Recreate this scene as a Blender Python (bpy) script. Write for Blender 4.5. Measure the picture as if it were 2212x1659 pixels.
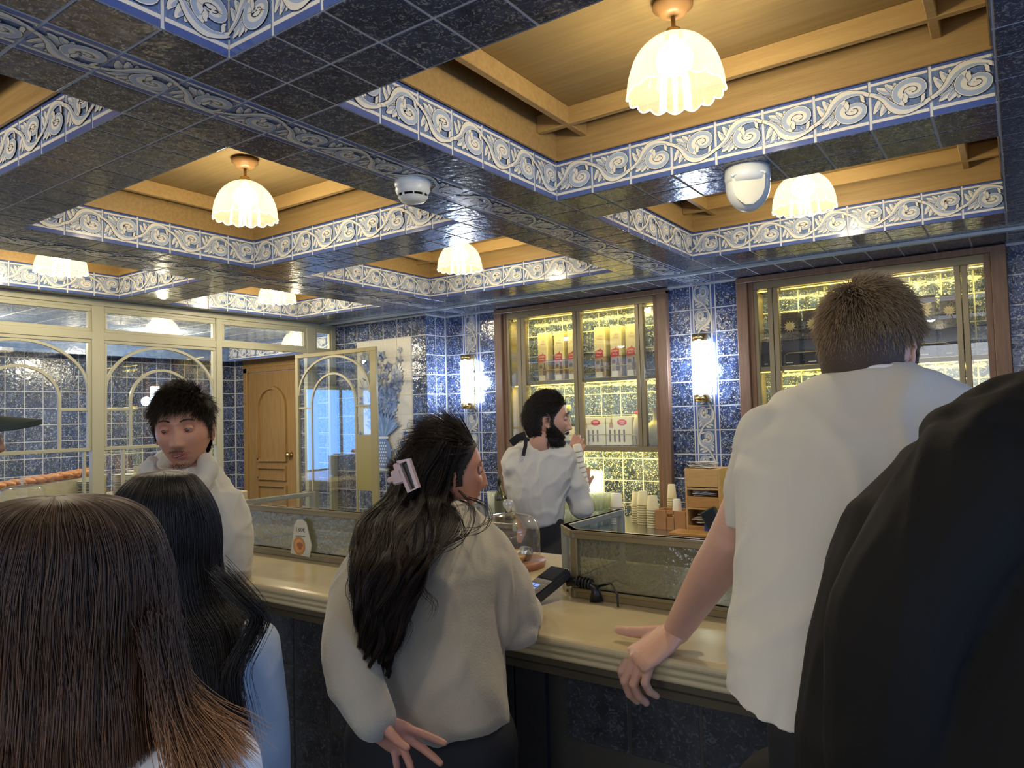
import bpy, bmesh, math, random
import numpy as np
from mathutils import Matrix, Vector
for o in list(bpy.data.objects): bpy.data.objects.remove(o)
SC = bpy.context.scene
COL = SC.collection
random.seed(7); rng = np.random.default_rng(7)
pi = math.pi
T = 0.18          # one wall tile, metres
CAMZ = 1.6
# ---------------------------------------------------------------- camera, world, exposure
FPX = 1564.7445
CR = Vector((0.8195536, 0.5716286, 0.0)); yaw = math.radians(-34.9601); pit = math.radians(2.503); rol = math.radians(-1.5003)
fwd = Vector((math.sin(yaw)*math.cos(pit), math.cos(yaw)*math.cos(pit), math.sin(pit)))
rgt = Vector((math.cos(yaw), -math.sin(yaw), 0)); upv = rgt.cross(fwd)
r2 = rgt*math.cos(rol) + upv*math.sin(rol); u2 = -rgt*math.sin(rol) + upv*math.cos(rol)
cd = bpy.data.cameras.new('camera'); cam = bpy.data.objects.new('camera', cd); COL.objects.link(cam)
cd.sensor_width = 36.0; cd.lens = FPX/2212*36.0; cd.clip_start = 0.05; cd.clip_end = 60
cam.matrix_world = Matrix(((r2.x, u2.x, -fwd.x, 0), (r2.y, u2.y, -fwd.y, 0), (r2.z, u2.z, -fwd.z, CAMZ), (0, 0, 0, 1)))
SC.camera = cam
SC.view_settings.view_transform = 'Standard'; SC.view_settings.look = 'None'
SC.view_settings.gamma = 1.0; SC.view_settings.use_curve_mapping = False
SC.view_settings.exposure = EXPOSURE if 'EXPOSURE' in globals() else 0.55
SC.cycles.use_denoising = True
SC.cycles.max_bounces = 8; SC.cycles.diffuse_bounces = 3; SC.cycles.glossy_bounces = 4
SC.cycles.transparent_max_bounces = 24; SC.cycles.transmission_bounces = 6
SC.cycles.caustics_reflective = False; SC.cycles.caustics_refractive = False
SC.cycles.sample_clamp_indirect = 4.0
wd = bpy.data.worlds.new('world'); SC.world = wd; wd.use_nodes = True
wd.node_tree.nodes['Background'].inputs[0].default_value = (0.45, 0.62, 1.0, 1)
wd.node_tree.nodes['Background'].inputs[1].default_value = 0.6
def light(name, kind, loc, energy, color, size=0.1, size_y=None, rot=None):
    ld = bpy.data.lights.new(name, kind); ld.energy = energy; ld.color = color
    if kind == 'AREA':
        ld.size = size
        if size_y: ld.shape = 'RECTANGLE'; ld.size_y = size_y
    elif kind == 'POINT': ld.shadow_soft_size = size
    o = bpy.data.objects.new(name, ld); o.location = loc
    if rot: o.rotation_euler = rot
    COL.objects.link(o); return o
WARM = (1.0, 0.86, 0.62)
DAY = (0.27, 0.50, 1.0)
# daylight through the street window right of the camera
light('daylight_right', 'AREA', (2.55, 0.9, 1.75), 46, DAY, 3.6, 1.7, (0, pi/2, 0))
light('fill_rear', 'AREA', (-0.6, -2.35, 1.6), 24, (1.0, 0.95, 0.88), 3.6, 1.8, (-pi/2, 0, pi))  # added warm fill from behind the camera, offsets the blue daylight

# ---------------------------------------------------------------- helpers
def proj(p):
    d = Vector(p) - Vector((0, 0, CAMZ)); w = d.dot(fwd)
    if w <= 0.05: return None
    return (1106 + FPX*d.dot(r2)/w, 829.5 - FPX*d.dot(u2)/w, w)
def W(x, y, z): return Vector((x*T, y*T, CAMZ + z*T))
def at(px, py, depth):
    "world point seen at pixel px,py at the given distance along the view direction (used to read positions off)"
    return Vector((0, 0, CAMZ)) + (fwd + r2*((px-1106)/FPX) - u2*((py-829.5)/FPX))*depth
class MB:
    def __init__(s): s.v = []; s.f = []; s.m = []; s.mi = 0; s.sm = []; s.smooth = False
    def add(s, vs, fs):
        b = len(s.v); s.v += [tuple(p) for p in vs]
        for f in fs: s.f.append(tuple(b+i for i in f)); s.m.append(s.mi); s.sm.append(s.smooth)
        return s
    def box(s, a, b, ch=0.0):
        (x0, y0, z0), (x1, y1, z1) = a, b
        x0, x1 = min(x0, x1), max(x0, x1); y0, y1 = min(y0, y1), max(y0, y1); z0, z1 = min(z0, z1), max(z0, z1)
        return s.add([(x0,y0,z0),(x1,y0,z0),(x1,y1,z0),(x0,y1,z0),(x0,y0,z1),(x1,y0,z1),(x1,y1,z1),(x0,y1,z1)],
              [(3,2,1,0),(4,5,6,7),(0,1,5,4),(1,2,6,5),(2,3,7,6),(3,0,4,7)])
    def cbox(s, a, b, c=0.002):
        "box with chamfered edges"
        bm = bmesh.new(); bmesh.ops.create_cube(bm, size=1)
        for v in bm.verts:
            v.co = Vector([(a[i]+b[i])/2 + v.co[i]*abs(b[i]-a[i]) for i in range(3)])
        bmesh.ops.bevel(bm, geom=bm.edges[:], offset=min(c, min(abs(b[i]-a[i]) for i in range(3))*0.45), segments=1, affect='EDGES')
        s.bm(bm); return s
    def bm(s, bm):
        bm.verts.index_update()
        s.add([v.co[:] for v in bm.verts], [tuple(v.index for v in f.verts) for f in bm.faces]); bm.free(); return s
    def rings(s, rs, close=True, caps=True):
        n = len(rs[0]); b = len(s.v)
        for r in rs: s.v += [tuple(p) for p in r]
        for i in range(len(rs)-1):
            for j in range(n if close else n-1):
                k = (j+1) % n
                s.f.append((b+i*n+j, b+i*n+k, b+(i+1)*n+k, b+(i+1)*n+j)); s.m.append(s.mi); s.sm.append(s.smooth)
        if caps:
            s.f.append(tuple(b+j for j in range(n))[::-1]); s.m.append(s.mi); s.sm.append(False)
            s.f.append(tuple(b+(len(rs)-1)*n+j for j in range(n))); s.m.append(s.mi); s.sm.append(False)
        return s
    def tube(s, pts, r, n=8, caps=True, flat=1.0):
        pts = [Vector(p) for p in pts]; rr = r if isinstance(r, (list, tuple)) else [r]*len(pts)
        rs = []; up = Vector((0.13, 0.21, 0.97)); prev = None
        for i, p in enumerate(pts):
            t = (pts[min(i+1, len(pts)-1)] - pts[max(i-1, 0)]).normalized()
            a = (up - t*up.dot(t)) if prev is None else (prev - t*prev.dot(t))
            if a.length < 1e-4: a = Vector((1, 0, 0)) - t*t.x
            a.normalize(); prev = a; c = t.cross(a)
            rs.append([p + (a*math.cos(2*pi*j/n)*flat + c*math.sin(2*pi*j/n))*rr[i] for j in range(n)])
        return s.rings(rs, True, caps)
    def lathe(s, prof, c=(0, 0, 0), n=24, caps=False, fn=None):
        rs = []
        for (r, z) in prof:
            ring = []
            for j in range(n):
                a = 2*pi*j/n; rr, zz = (r, z) if fn is None else fn(r, z, a)
                ring.append((c[0]+rr*math.cos(a), c[1]+rr*math.sin(a), c[2]+zz))
            rs.append(ring)
        return s.rings(rs, True, caps)
    def bar(s, pts, w, h, nrm):
        "rectangular bar swept along pts in the plane with normal nrm; w in plane, h along nrm"
        nrm = Vector(nrm).normalized(); pts = [Vector(p) for p in pts]; rs = []
        for i, p in enumerate(pts):
            t = (pts[min(i+1, len(pts)-1)] - pts[max(i-1, 0)]).normalized(); a = nrm.cross(t).normalized()
            rs.append([p+a*w/2+nrm*h/2, p-a*w/2+nrm*h/2, p-a*w/2-nrm*h/2, p+a*w/2-nrm*h/2])
        return s.rings(rs)
    def stroke(s, pts, ws, z, mi):
        "flat ribbon in local xy at height z"
        s.mi = mi; n = len(pts); L = []; R = []
        for i in range(n):
            a = np.array(pts[max(i-1, 0)]); b = np.array(pts[min(i+1, n-1)]); d = b-a; d = d/(np.linalg.norm(d)+1e-9)
            w = ws[i] if hasattr(ws, '__len__') else ws
            L.append((pts[i][0]-d[1]*w, pts[i][1]+d[0]*w, z)); R.append((pts[i][0]+d[1]*w, pts[i][1]-d[0]*w, z))
        s.add(L+R, [(i, n+i, n+i+1, i+1) for i in range(n-1)]); return s
    def poly(s, pts, z, mi):
        s.mi = mi; s.add([(p[0], p[1], z) for p in pts], [tuple(range(len(pts)))]); return s
    def xf(s, M, i0=0):
        s.v[i0:] = [tuple(M @ Vector(p)) for p in s.v[i0:]]; return s
    def mesh(s, name, mats, smooth=False):
        me = bpy.data.meshes.new(name); me.from_pydata(s.v, [], s.f)
        for m in (mats if isinstance(mats, (list, tuple)) else [mats]): me.materials.append(m)
        if any(s.m): me.polygons.foreach_set('material_index', s.m)
        me.polygons.foreach_set('use_smooth', [smooth or q for q in s.sm]); me.update()
        bm = bmesh.new(); bm.from_mesh(me); bmesh.ops.recalc_face_normals(bm, faces=bm.faces[:]) if not getattr(s, 'keep', False) else None
        bm.to_mesh(me); bm.free(); return me
    def build(s, name, mats, parent=None, smooth=False, **kw):
        return obj(name, s.mesh(name, mats, smooth), parent, **kw)
def obj(name, me, parent=None, loc=None, label=None, cat=None, group=None, kind=None, M=None):
    o = bpy.data.objects.new(name, me); COL.objects.link(o)
    if parent is not None: o.parent = parent
    if loc is not None: o.location = loc
    if M is not None: o.matrix_local = M
    for k, q in (('label', label), ('category', cat), ('group', group), ('kind', kind)):
        if q: o[k] = q
    return o
def thing(name, label, cat, loc=(0, 0, 0), rz=0, group=None, kind=None):
    o = obj(name, None, None, loc, label, cat, group, kind); o.rotation_euler = (0, 0, rz); o.empty_display_size = 0.05
    return o
def dup(root, loc=None, rz=None, label=None, M=None):
    def cp(o, par):
        c = o.copy(); COL.objects.link(c)
        if par is not None: c.parent = par
        for ch in kids.get(o.name, []): cp(ch, c)
        return c
    kids = {}
    for o in list(COL.objects):
        if o.parent: kids.setdefault(o.parent.name, []).append(o)
    r = cp(root, root.parent)
    if loc is not None: r.location = loc
    if rz is not None: r.rotation_euler = (0, 0, rz)
    if label: r['label'] = label
    return r
def evalmesh(o, name):
    dg = bpy.context.evaluated_depsgraph_get(); dg.update()
    me = bpy.data.meshes.new_from_object(o.evaluated_get(dg)); me.name = name; return me
# ---------------------------------------------------------------- materials
def newmat(name):
    m = bpy.data.materials.new(name); m.use_nodes = True; nt = m.node_tree
    return m, nt, nt.nodes['Principled BSDF']
def N(nt, t, **kw):
    n = nt.nodes.new(t)
    for k, q in kw.items():
        if k in n.inputs: n.inputs[k].default_value = q
        else: setattr(n, k, q)
    return n
def pmat(name, col, rough=0.5, metal=0.0, spec=0.5, bump=None, var=None, sheen=0.0, sss=0.0, coat=0.0, stretch=None):
    "bump=(scale, strength, detail); var=(scale, colour2, amount)"
    m, nt, b = newmat(name); L = nt.links
    b.inputs['Base Color'].default_value = (*col, 1); b.inputs['Roughness'].default_value = rough
    b.inputs['Metallic'].default_value = metal; b.inputs['Specular IOR Level'].default_value = spec
    if sheen: b.inputs['Sheen Weight'].default_value = sheen; b.inputs['Sheen Roughness'].default_value = 0.5
    if sss: b.inputs['Subsurface Weight'].default_value = sss; b.inputs['Subsurface Radius'].default_value = (0.02, 0.008, 0.004); b.inputs['Subsurface Scale'].default_value = 0.5
    if coat: b.inputs['Coat Weight'].default_value = coat; b.inputs['Coat Roughness'].default_value = 0.08
    tc = N(nt, 'ShaderNodeTexCoord'); src = tc.outputs['Object']
    if stretch:
        mp = N(nt, 'ShaderNodeMapping'); mp.inputs['Scale'].default_value = stretch; L.new(src, mp.inputs['Vector']); src = mp.outputs[0]
    if var:
        n = N(nt, 'ShaderNodeTexNoise', Scale=var[0], Detail=5.0); L.new(src, n.inputs['Vector'])
        r = N(nt, 'ShaderNodeMapRange'); r.inputs['From Min'].default_value = 0.35; r.inputs['From Max'].default_value = 0.65; r.inputs['To Max'].default_value = var[2]
        L.new(n.outputs[0], r.inputs[0])
        mx = N(nt, 'ShaderNodeMix', data_type='RGBA'); mx.inputs[6].default_value = (*col, 1); mx.inputs[7].default_value = (*var[1], 1)
        L.new(r.outputs[0], mx.inputs[0]); L.new(mx.outputs[2], b.inputs['Base Color'])
    if bump:
        n = N(nt, 'ShaderNodeTexNoise', Scale=bump[0], Detail=float(bump[2])); L.new(src, n.inputs['Vector'])
        bp = N(nt, 'ShaderNodeBump', Strength=1.0, Distance=bump[1]); L.new(n.outputs[0], bp.inputs['Height']); L.new(bp.outputs[0], b.inputs['Normal'])
    return m
def emat(name, col, strength):
    m, nt, b = newmat(name); b.inputs['Base Color'].default_value = (*col, 1)
    b.inputs['Emission Color'].default_value = (*col, 1); b.inputs['Emission Strength'].default_value = strength; return m
def glassmat(name, tint=(0.96, 0.98, 0.98), refl=0.12, rough=0.0, bump=None, trans=0.0, diffuse=(0.8, 0.8, 0.8)):
    m, nt, b = newmat(name); L = nt.links; nt.nodes.remove(b)
    out = nt.nodes['Material Output']
    tr = N(nt, 'ShaderNodeBsdfTransparent', Color=(*tint, 1)); gl = N(nt, 'ShaderNodeBsdfGlossy', Roughness=rough); gl.inputs['Color'].default_value = (1, 1, 1, 1)
    fr = N(nt, 'ShaderNodeFresnel', IOR=1.5); gg = N(nt, 'ShaderNodeNewGeometry'); ir = N(nt, 'ShaderNodeMapRange'); ir.inputs['To Min'].default_value = 1.5; ir.inputs['To Max'].default_value = 1/1.5
    L.new(gg.outputs['Backfacing'], ir.inputs[0]); L.new(ir.outputs[0], fr.inputs['IOR'])
    mr = N(nt, 'ShaderNodeMapRange'); mr.inputs['To Min'].default_value = refl*0.6; mr.inputs['To Max'].default_value = min(1.0, 0.75+refl); L.new(fr.outputs[0], mr.inputs[0])
    mx = N(nt, 'ShaderNodeMixShader'); L.new(mr.outputs[0], mx.inputs[0]); L.new(tr.outputs[0], mx.inputs[1]); L.new(gl.outputs[0], mx.inputs[2])
    last = mx
    if trans:
        df = N(nt, 'ShaderNodeBsdfTranslucent', Color=(*diffuse, 1)); d2 = N(nt, 'ShaderNodeBsdfDiffuse', Color=(*diffuse, 1))
        m0 = N(nt, 'ShaderNodeMixShader'); L.new(df.outputs[0], m0.inputs[1]); L.new(d2.outputs[0], m0.inputs[2])
        m2 = N(nt, 'ShaderNodeMixShader'); m2.inputs[0].default_value = trans; L.new(mx.outputs[0], m2.inputs[1]); L.new(m0.outputs[0], m2.inputs[2]); last = m2
    if bump:
        n = N(nt, 'ShaderNodeTexNoise', Scale=bump[0], Detail=2.0); bp = N(nt, 'ShaderNodeBump', Strength=1.0, Distance=bump[1])
        tc = N(nt, 'ShaderNodeTexCoord'); L.new(tc.outputs['Object'], n.inputs['Vector'])
        L.new(n.outputs[0], bp.inputs['Height']); L.new(bp.outputs[0], gl.inputs['Normal'])
    L.new(last.outputs[0], out.inputs[0]); return m
def speckle(name, dark, mid, fleck, amt=0.56, rough=0.12, scale=75):
    m, nt, b = newmat(name); L = nt.links
    g = N(nt, 'ShaderNodeNewGeometry'); oi = N(nt, 'ShaderNodeObjectInfo')
    n1 = N(nt, 'ShaderNodeTexNoise', Scale=float(scale), Detail=3.0, Distortion=1.6); L.new(g.outputs['Position'], n1.inputs['Vector'])
    n2 = N(nt, 'ShaderNodeTexNoise', Scale=scale*0.32, Detail=4.0); L.new(g.outputs['Position'], n2.inputs['Vector'])
    r1 = N(nt, 'ShaderNodeMapRange'); r1.inputs['From Min'].default_value = amt; r1.inputs['From Max'].default_value = amt+0.07; L.new(n1.outputs[0], r1.inputs[0])
    r2_ = N(nt, 'ShaderNodeMapRange'); r2_.inputs['From Min'].default_value = 0.38; r2_.inputs['From Max'].default_value = 0.62; L.new(n2.outputs[0], r2_.inputs[0])
    ma = N(nt, 'ShaderNodeMix', data_type='RGBA'); ma.inputs[6].default_value = (*dark, 1); ma.inputs[7].default_value = (*mid, 1); L.new(r2_.outputs[0], ma.inputs[0])
    mb = N(nt, 'ShaderNodeMix', data_type='RGBA'); mb.inputs[7].default_value = (*fleck, 1); L.new(r1.outputs[0], mb.inputs[0]); L.new(ma.outputs[2], mb.inputs[6])
    hs = N(nt, 'ShaderNodeHueSaturation'); mr = N(nt, 'ShaderNodeMapRange'); mr.inputs['To Min'].default_value = 0.8; mr.inputs['To Max'].default_value = 1.2
    L.new(oi.outputs['Random'], mr.inputs[0]); L.new(mr.outputs[0], hs.inputs['Value']); L.new(mb.outputs[2], hs.inputs['Color']); L.new(hs.outputs[0], b.inputs['Base Color'])
    b.inputs['Roughness'].default_value = rough; b.inputs['Specular IOR Level'].default_value = 0.6
    n3 = N(nt, 'ShaderNodeTexNoise', Scale=26.0, Detail=2.0); L.new(g.outputs['Position'], n3.inputs['Vector'])
    bp = N(nt, 'ShaderNodeBump', Strength=1.0, Distance=0.0022); L.new(n3.outputs[0], bp.inputs['Height']); L.new(bp.outputs[0], b.inputs['Normal'])
    return m
M_tile = speckle('speckled_blue_tile', (0.022, 0.034, 0.080), (0.050, 0.088, 0.225), (0.46, 0.49, 0.52), 0.550, 0.12, 58)
M_grout = pmat('grout', (0.62, 0.64, 0.68), 0.8)
M_tilec = speckle('speckled_tile_ceiling_haze', (0.040, 0.046, 0.072), (0.056, 0.070, 0.120), (0.27, 0.27, 0.28), 0.55, 0.15, 70)  # wall tile again, with haze and ceiling light put into its colour
M_blue = pmat('frieze_blue', (0.10, 0.165, 0.36), 0.14, spec=0.6, var=(22, (0.17, 0.25, 0.43), 0.9), bump=(30, 0.0012, 2))
M_dblue = pmat('frieze_deep_blue', (0.07, 0.115, 0.34), 0.14, spec=0.6)
M_cream = pmat('frieze_cream', (0.72, 0.71, 0.66), 0.18, spec=0.6)
M_pale = pmat('frieze_pale_blue', (0.36, 0.45, 0.62), 0.18, spec=0.6)
M_line = pmat('frieze_dark_line', (0.015, 0.025, 0.07), 0.2)
M_oak = pmat('oak', (0.37, 0.245, 0.10), 0.42, spec=0.4, var=(9, (0.30, 0.19, 0.075), 0.9), bump=(60, 0.0006, 3), stretch=(0.35, 6, 6))
M_oakx = pmat('oak_long_grain', (0.39, 0.26, 0.105), 0.42, spec=0.4, var=(9, (0.32, 0.205, 0.08), 0.9), bump=(60, 0.0006, 3), stretch=(0.35, 8, 3))
M_board = pmat('oak_board', (0.25, 0.175, 0.078), 0.5, spec=0.35, var=(7, (0.20, 0.135, 0.055), 0.9), stretch=(0.35, 7, 3))
M_door = pmat('door_wood', (0.36, 0.23, 0.095), 0.45, spec=0.4, var=(8, (0.29, 0.17, 0.065), 0.9), stretch=(8, 8, 0.5))
M_frame = pmat('walnut_frame', (0.23, 0.135, 0.085), 0.45, var=(10, (0.17, 0.095, 0.06), 0.8), stretch=(6, 6, 0.6))
M_bronze = pmat('bronze_metal', (0.24, 0.20, 0.125), 0.38, metal=0.35, spec=0.5)
M_bronze2 = pmat('bronze_panel', (0.30, 0.25, 0.14), 0.35, metal=0.3)
M_sage = pmat('painted_frame_grey_green', (0.47, 0.46, 0.34), 0.4, spec=0.4)
M_glass = glassmat('clear_glass', refl=0.10)
M_glass2 = glassmat('screen_glass', refl=0.16)
M_brass = pmat('brass', (0.70, 0.52, 0.25), 0.25, metal=1.0)
M_black = pmat('black_plastic', (0.012, 0.012, 0.013), 0.35)
M_white = pmat('white_plastic', (0.78, 0.80, 0.78), 0.35, spec=0.5)
M_marble = pmat('cream_marble', (0.60, 0.51, 0.31), 0.18, spec=0.45, var=(5, (0.53, 0.43, 0.25), 0.8))
M_card = pmat('white_card', (0.8, 0.8, 0.76), 0.6)
M_alu = pmat('pale_blue_aluminium', (0.42, 0.50, 0.58), 0.4, metal=0.3)
M_steel = pmat('steel', (0.55, 0.56, 0.56), 0.25, metal=1.0)
# ---------------------------------------------------------------- tile meshes (one unit = one tile, face towards +z)
TH = 0.013
def plain_tile_mb(thick=TH, s=0.474, e=0.467):
    b = MB(); b.v = [(-s,-s,0),(s,-s,0),(s,s,0),(-s,s,0),(-s,-s,thick*0.75),(s,-s,thick*0.75),(s,s,thick*0.75),(-s,s,thick*0.75),(-e,-e,thick),(e,-e,thick),(e,e,thick),(-e,e,thick)]
    fs = [(8,9,10,11)]
    for i in range(4):
        j = (i+1) % 4; fs += [(i, j, 4+j, 4+i), (4+i, 4+j, 8+j, 8+i)]
    b.f = fs; b.m = [0]*len(fs); b.sm = [False]*len(fs); return b
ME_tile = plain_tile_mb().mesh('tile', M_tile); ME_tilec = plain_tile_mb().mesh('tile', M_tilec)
def spiral(cx, cy, r0, r1, a0, a1, n):
    return [(cx+(r0+(r1-r0)*t)*math.cos(a0+(a1-a0)*t), cy+(r0+(r1-r0)*t)*math.sin(a0+(a1-a0)*t)) for t in np.linspace(0, 1, n)]
def bez(p0, p1, p2, p3, n=9):
    return [tuple((1-t)**3*np.array(p0)+3*(1-t)**2*t*np.array(p1)+3*(1-t)*t*t*np.array(p2)+t**3*np.array(p3)) for t in np.linspace(0, 1, n)]
def acanthus(b, flip, sx=1.0, z0=0.0):
    "scroll drawn in a field u 0..1, v 0..1 ; flip mirrors vertically; returns nothing"
    F0, F1 = -0.30, 0.35
    def m(p):
        u, v_ = p
        if flip: v_ = 1-v_
        return (-0.485+u*0.97, F0+v_*(F1-F0))
    zo = [z0+0.0006/T]
    def st(pts, ws, shade=True, sh=(0.30, 0.38), ol=0.009):
        P = [m(p) for p in pts]; ws = np.array(ws)*0.95; z = zo[0]; zo[0] += 0.00045/T
        b.stroke(P, ws+ol, z, 4); b.stroke(P, ws, z+0.00012/T, 2)
        if shade:      # a pale blue shadow along one side of the leaf
            Q = []; n = len(P)
            for i in range(1, n-1):
                d = np.array(P[i+1])-np.array(P[i-1]); d /= np.linalg.norm(d)+1e-9; s_ = -1 if flip else 1
                Q.append((P[i][0]+s_*d[1]*ws[i]*sh[0]*1.5, P[i][1]-s_*d[0]*ws[i]*sh[0]*1.5))
            b.stroke(Q, np.array(ws[1:-1])*sh[1], z+0.00024/T, 3)
    def tp(n, a, c=0.004): return [c+(a-c)*math.sin(pi*min(1, max(0, t)))**0.75 for t in np.linspace(0.10, 0.97, n)]
    dc = lambda n, a, c: list(np.linspace(a, c, n))
    # body of the leaf, with lobes fanning to the left
    st(bez((0.44, 0.40), (0.26, 0.36), (0.16, 0.50), (0.05, 0.82)), tp(9, 0.085))
    st(bez((0.46, 0.44), (0.32, 0.52), (0.24, 0.70), (0.16, 0.93)), tp(9, 0.080))
    st(bez((0.50, 0.50), (0.42, 0.60), (0.36, 0.76), (0.30, 0.92)), tp(9, 0.062))
    st(bez((0.46, 0.42), (0.26, 0.36), (0.20, 0.26), (0.05, 0.34)), tp(9, 0.060))
    st(bez((0.48, 0.40), (0.34, 0.30), (0.22, 0.22), (0.12, 0.10)), tp(9, 0.070))
    st(bez((0.50, 0.40), (0.42, 0.26), (0.32, 0.18), (0.27, 0.05)), tp(9, 0.062))
    st(bez((0.54, 0.42), (0.50, 0.26), (0.44, 0.18), (0.43, 0.07)), tp(9, 0.050))
    # stem from the lower left, over the top, out at upper right
    st([(-0.01, 0.24), (0.08, 0.30), (0.18, 0.40)]+bez((0.26, 0.52), (0.38, 0.86), (0.56, 1.0), (0.80, 0.90), 10)+[(0.92, 0.84), (1.01, 0.76)], [0.035, 0.04, 0.045]+[0.055, .065, .075, .085, .09, .09, .085, .075, .06, .05]+[0.042, 0.035])
    # fat volute
    sp = spiral(0.715, 0.40, 0.255, 0.07, pi*0.62, pi*0.62+2*pi*1.22, 24)
    st(sp, [0.125]*8+dc(16, 0.125, 0.055), True, (0.34, 0.36))
    b.stroke([m(p) for p in spiral(0.715, 0.40, 0.15, 0.06, pi*0.9, pi*2.5, 12)], 0.007, zo[0]+0.0001/T, 4)
    st(bez((0.62, 0.72), (0.56, 0.62), (0.64, 0.56), (0.60, 0.46), 6), tp(6, 0.045), False)
    st(bez((0.86, 0.80), (0.92, 0.72), (0.86, 0.66), (0.93, 0.58), 6), tp(6, 0.035), False)
def frieze_mesh(flip):
    b = plain_tile_mb(); z = TH
    def rect(y0, y1, zz, mi): b.poly([(-0.47, y0), (0.47, y0), (0.47, y1), (-0.47, y1)], zz, mi)
    rect(-0.47, -0.365, z+0.0004/T, 1); rect(0.40, 0.47, z+0.0004/T, 1)
    rect(-0.365, -0.305, z+0.0006/T, 2); rect(0.35, 0.40, z+0.0006/T, 2)
    acanthus(b, flip, z0=z)
    b.keep = True
    # make every printed face look outwards
    me = b.mesh('frieze_tile', [M_blue, M_dblue, M_cream, M_pale, M_line]); return me
ME_fr = [frieze_mesh(False), frieze_mesh(True)]
def tmat(c, right, up, sx=1, sy=1, s=T):
    "matrix placing a unit tile at c with local x=right, y=up, z = right x up"
    r = Vector(right).normalized(); u = Vector(up).normalized(); n = r.cross(u)
    return Matrix(((r.x*sx*s, u.x*sy*s, n.x*s, c[0]), (r.y*sx*s, u.y*sy*s, n.y*s, c[1]), (r.z*sx*s, u.z*sy*s, n.z*s, c[2]), (0, 0, 0, 1)))
class Tiler:
    "collects tiles on one structure; the 300 largest in view become parts, the rest one joined stuff part"
    def __init__(s, parent): s.p = parent; s.L = []
    def put(s, name, me, M, back=False):
        q = proj(M.translation); ar = 0
        if q and -90 < q[0] < 2300 and -90 < q[1] < 1750 and not back: ar = 1/q[2]
        s.L.append((ar, name, me, M))
    def done(s, limit=300):
        by = {}
        for t in s.L: by.setdefault(t[1], []).append(t)
        for name, L in by.items():
            L.sort(key=lambda t: -t[0]); keep = [t for t in L[:limit] if t[0] > 0]; rest = L[len(keep):]
            for t in keep: obj(name, t[2], s.p, M=t[3])
            if rest:
                mats = []; b = MB(); b.keep = True
                for t in rest:
                    me, M = t[2], t[3]
                    mp = []
                    for mm in me.materials:
                        if mm not in mats: mats.append(mm)
                        mp.append(mats.index(mm))
                    base = len(b.v); b.v += [tuple(M @ vv.co) for vv in me.vertices]
                    for p in me.polygons: b.f.append(tuple(base+i for i in p.vertices)); b.m.append(mp[p.material_index]); b.sm.append(False)
                b.build('distant_'+name+'s', mats, s.p, kind='stuff')
# ================================================================ SETTING
H = 5.233
XR = -0.07
COLS = [(-9.07, XR), (-21.14, -12.1), (-30.2, -24.15)]
ROWS = [(-0.9, 6.1), (8.1, 15.1), (17.08, 24.08)]
YB = 28.8
def tb(b, a, c):  # box from T units
    return b.box(W(*a), W(*c))
# ---- ceiling slab with coffer openings
ceil = None
b = MB(); Z0, Z1 = H+TH, H+2.6
xs = [(-31.2, -30.2), (-24.15, -21.14), (-12.1, -9.07), (XR, 14.6)]
for x0, x1 in xs: tb(b, (x0, -14, Z0), (x1, YB+2.2, Z1))
for x0, x1 in COLS:
    for y0, y1 in [(-14, -0.9), (6.1, 8.1), (15.1, 17.08), (24.08, YB+2.2)]: tb(b, (x0, y0, Z0), (x1, y1, Z1))
tb(b, (-31.2, -14, Z1), (14.6, YB+2.2, Z1+0.3))
ceil = b.build('ceiling', M_grout, kind='structure', label='coffered ceiling clad in dark blue speckled tiles with wooden coffers', cat='ceiling')
tl = Tiler(ceil)
def cell(x0, x1, y0, y1):
    if x1-x0 < 0.12 or y1-y0 < 0.12: return
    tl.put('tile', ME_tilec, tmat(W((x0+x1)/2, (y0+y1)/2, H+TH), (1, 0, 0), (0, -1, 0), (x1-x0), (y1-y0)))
ylines = [15.1+k for k in range(-16, 14)] + [YB]
for x0, x1 in xs:
    fr = x1-x0 > 2.9 and x1-x0 < 3.2
    for i in range(len(ylines)-1):
        a, c = ylines[i], ylines[i+1]
        if a < -1: continue
        if fr:
            w = (x1-x0)/3
            cell(x0, x0+w, a, c); cell(x0+2*w, x1, a, c)
            tl.put('frieze_tile', ME_fr[i % 2], tmat(W(x0+1.5*w, (a+c)/2, H+TH), (0, 1, 0), (1, 0, 0), c-a, w))
        else:
            x = x0
            while x < min(x1, 6.9)-0.1: cell(x, min(x+1, x1), a, c); x += 1
for ci, (x0, x1) in enumerate(COLS):
    for y0, y1 in [(6.1, 8.1), (15.1, 17.08)]+[(24.08+k, min(24.08+k+1, YB)) for k in range(5)]:
        n = round(x1-x0)
        m = 2 if y1-y0 > 1.5 else 1
        for k in range(n):
            for q in range(m):
                yy0 = y0+(y1-y0)*q/m; yy1 = y0+(y1-y0)*(q+1)/m
                cell(x0+(x1-x0)*k/n, x0+(x1-x0)*(k+1)/n, yy0, yy1)
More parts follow.
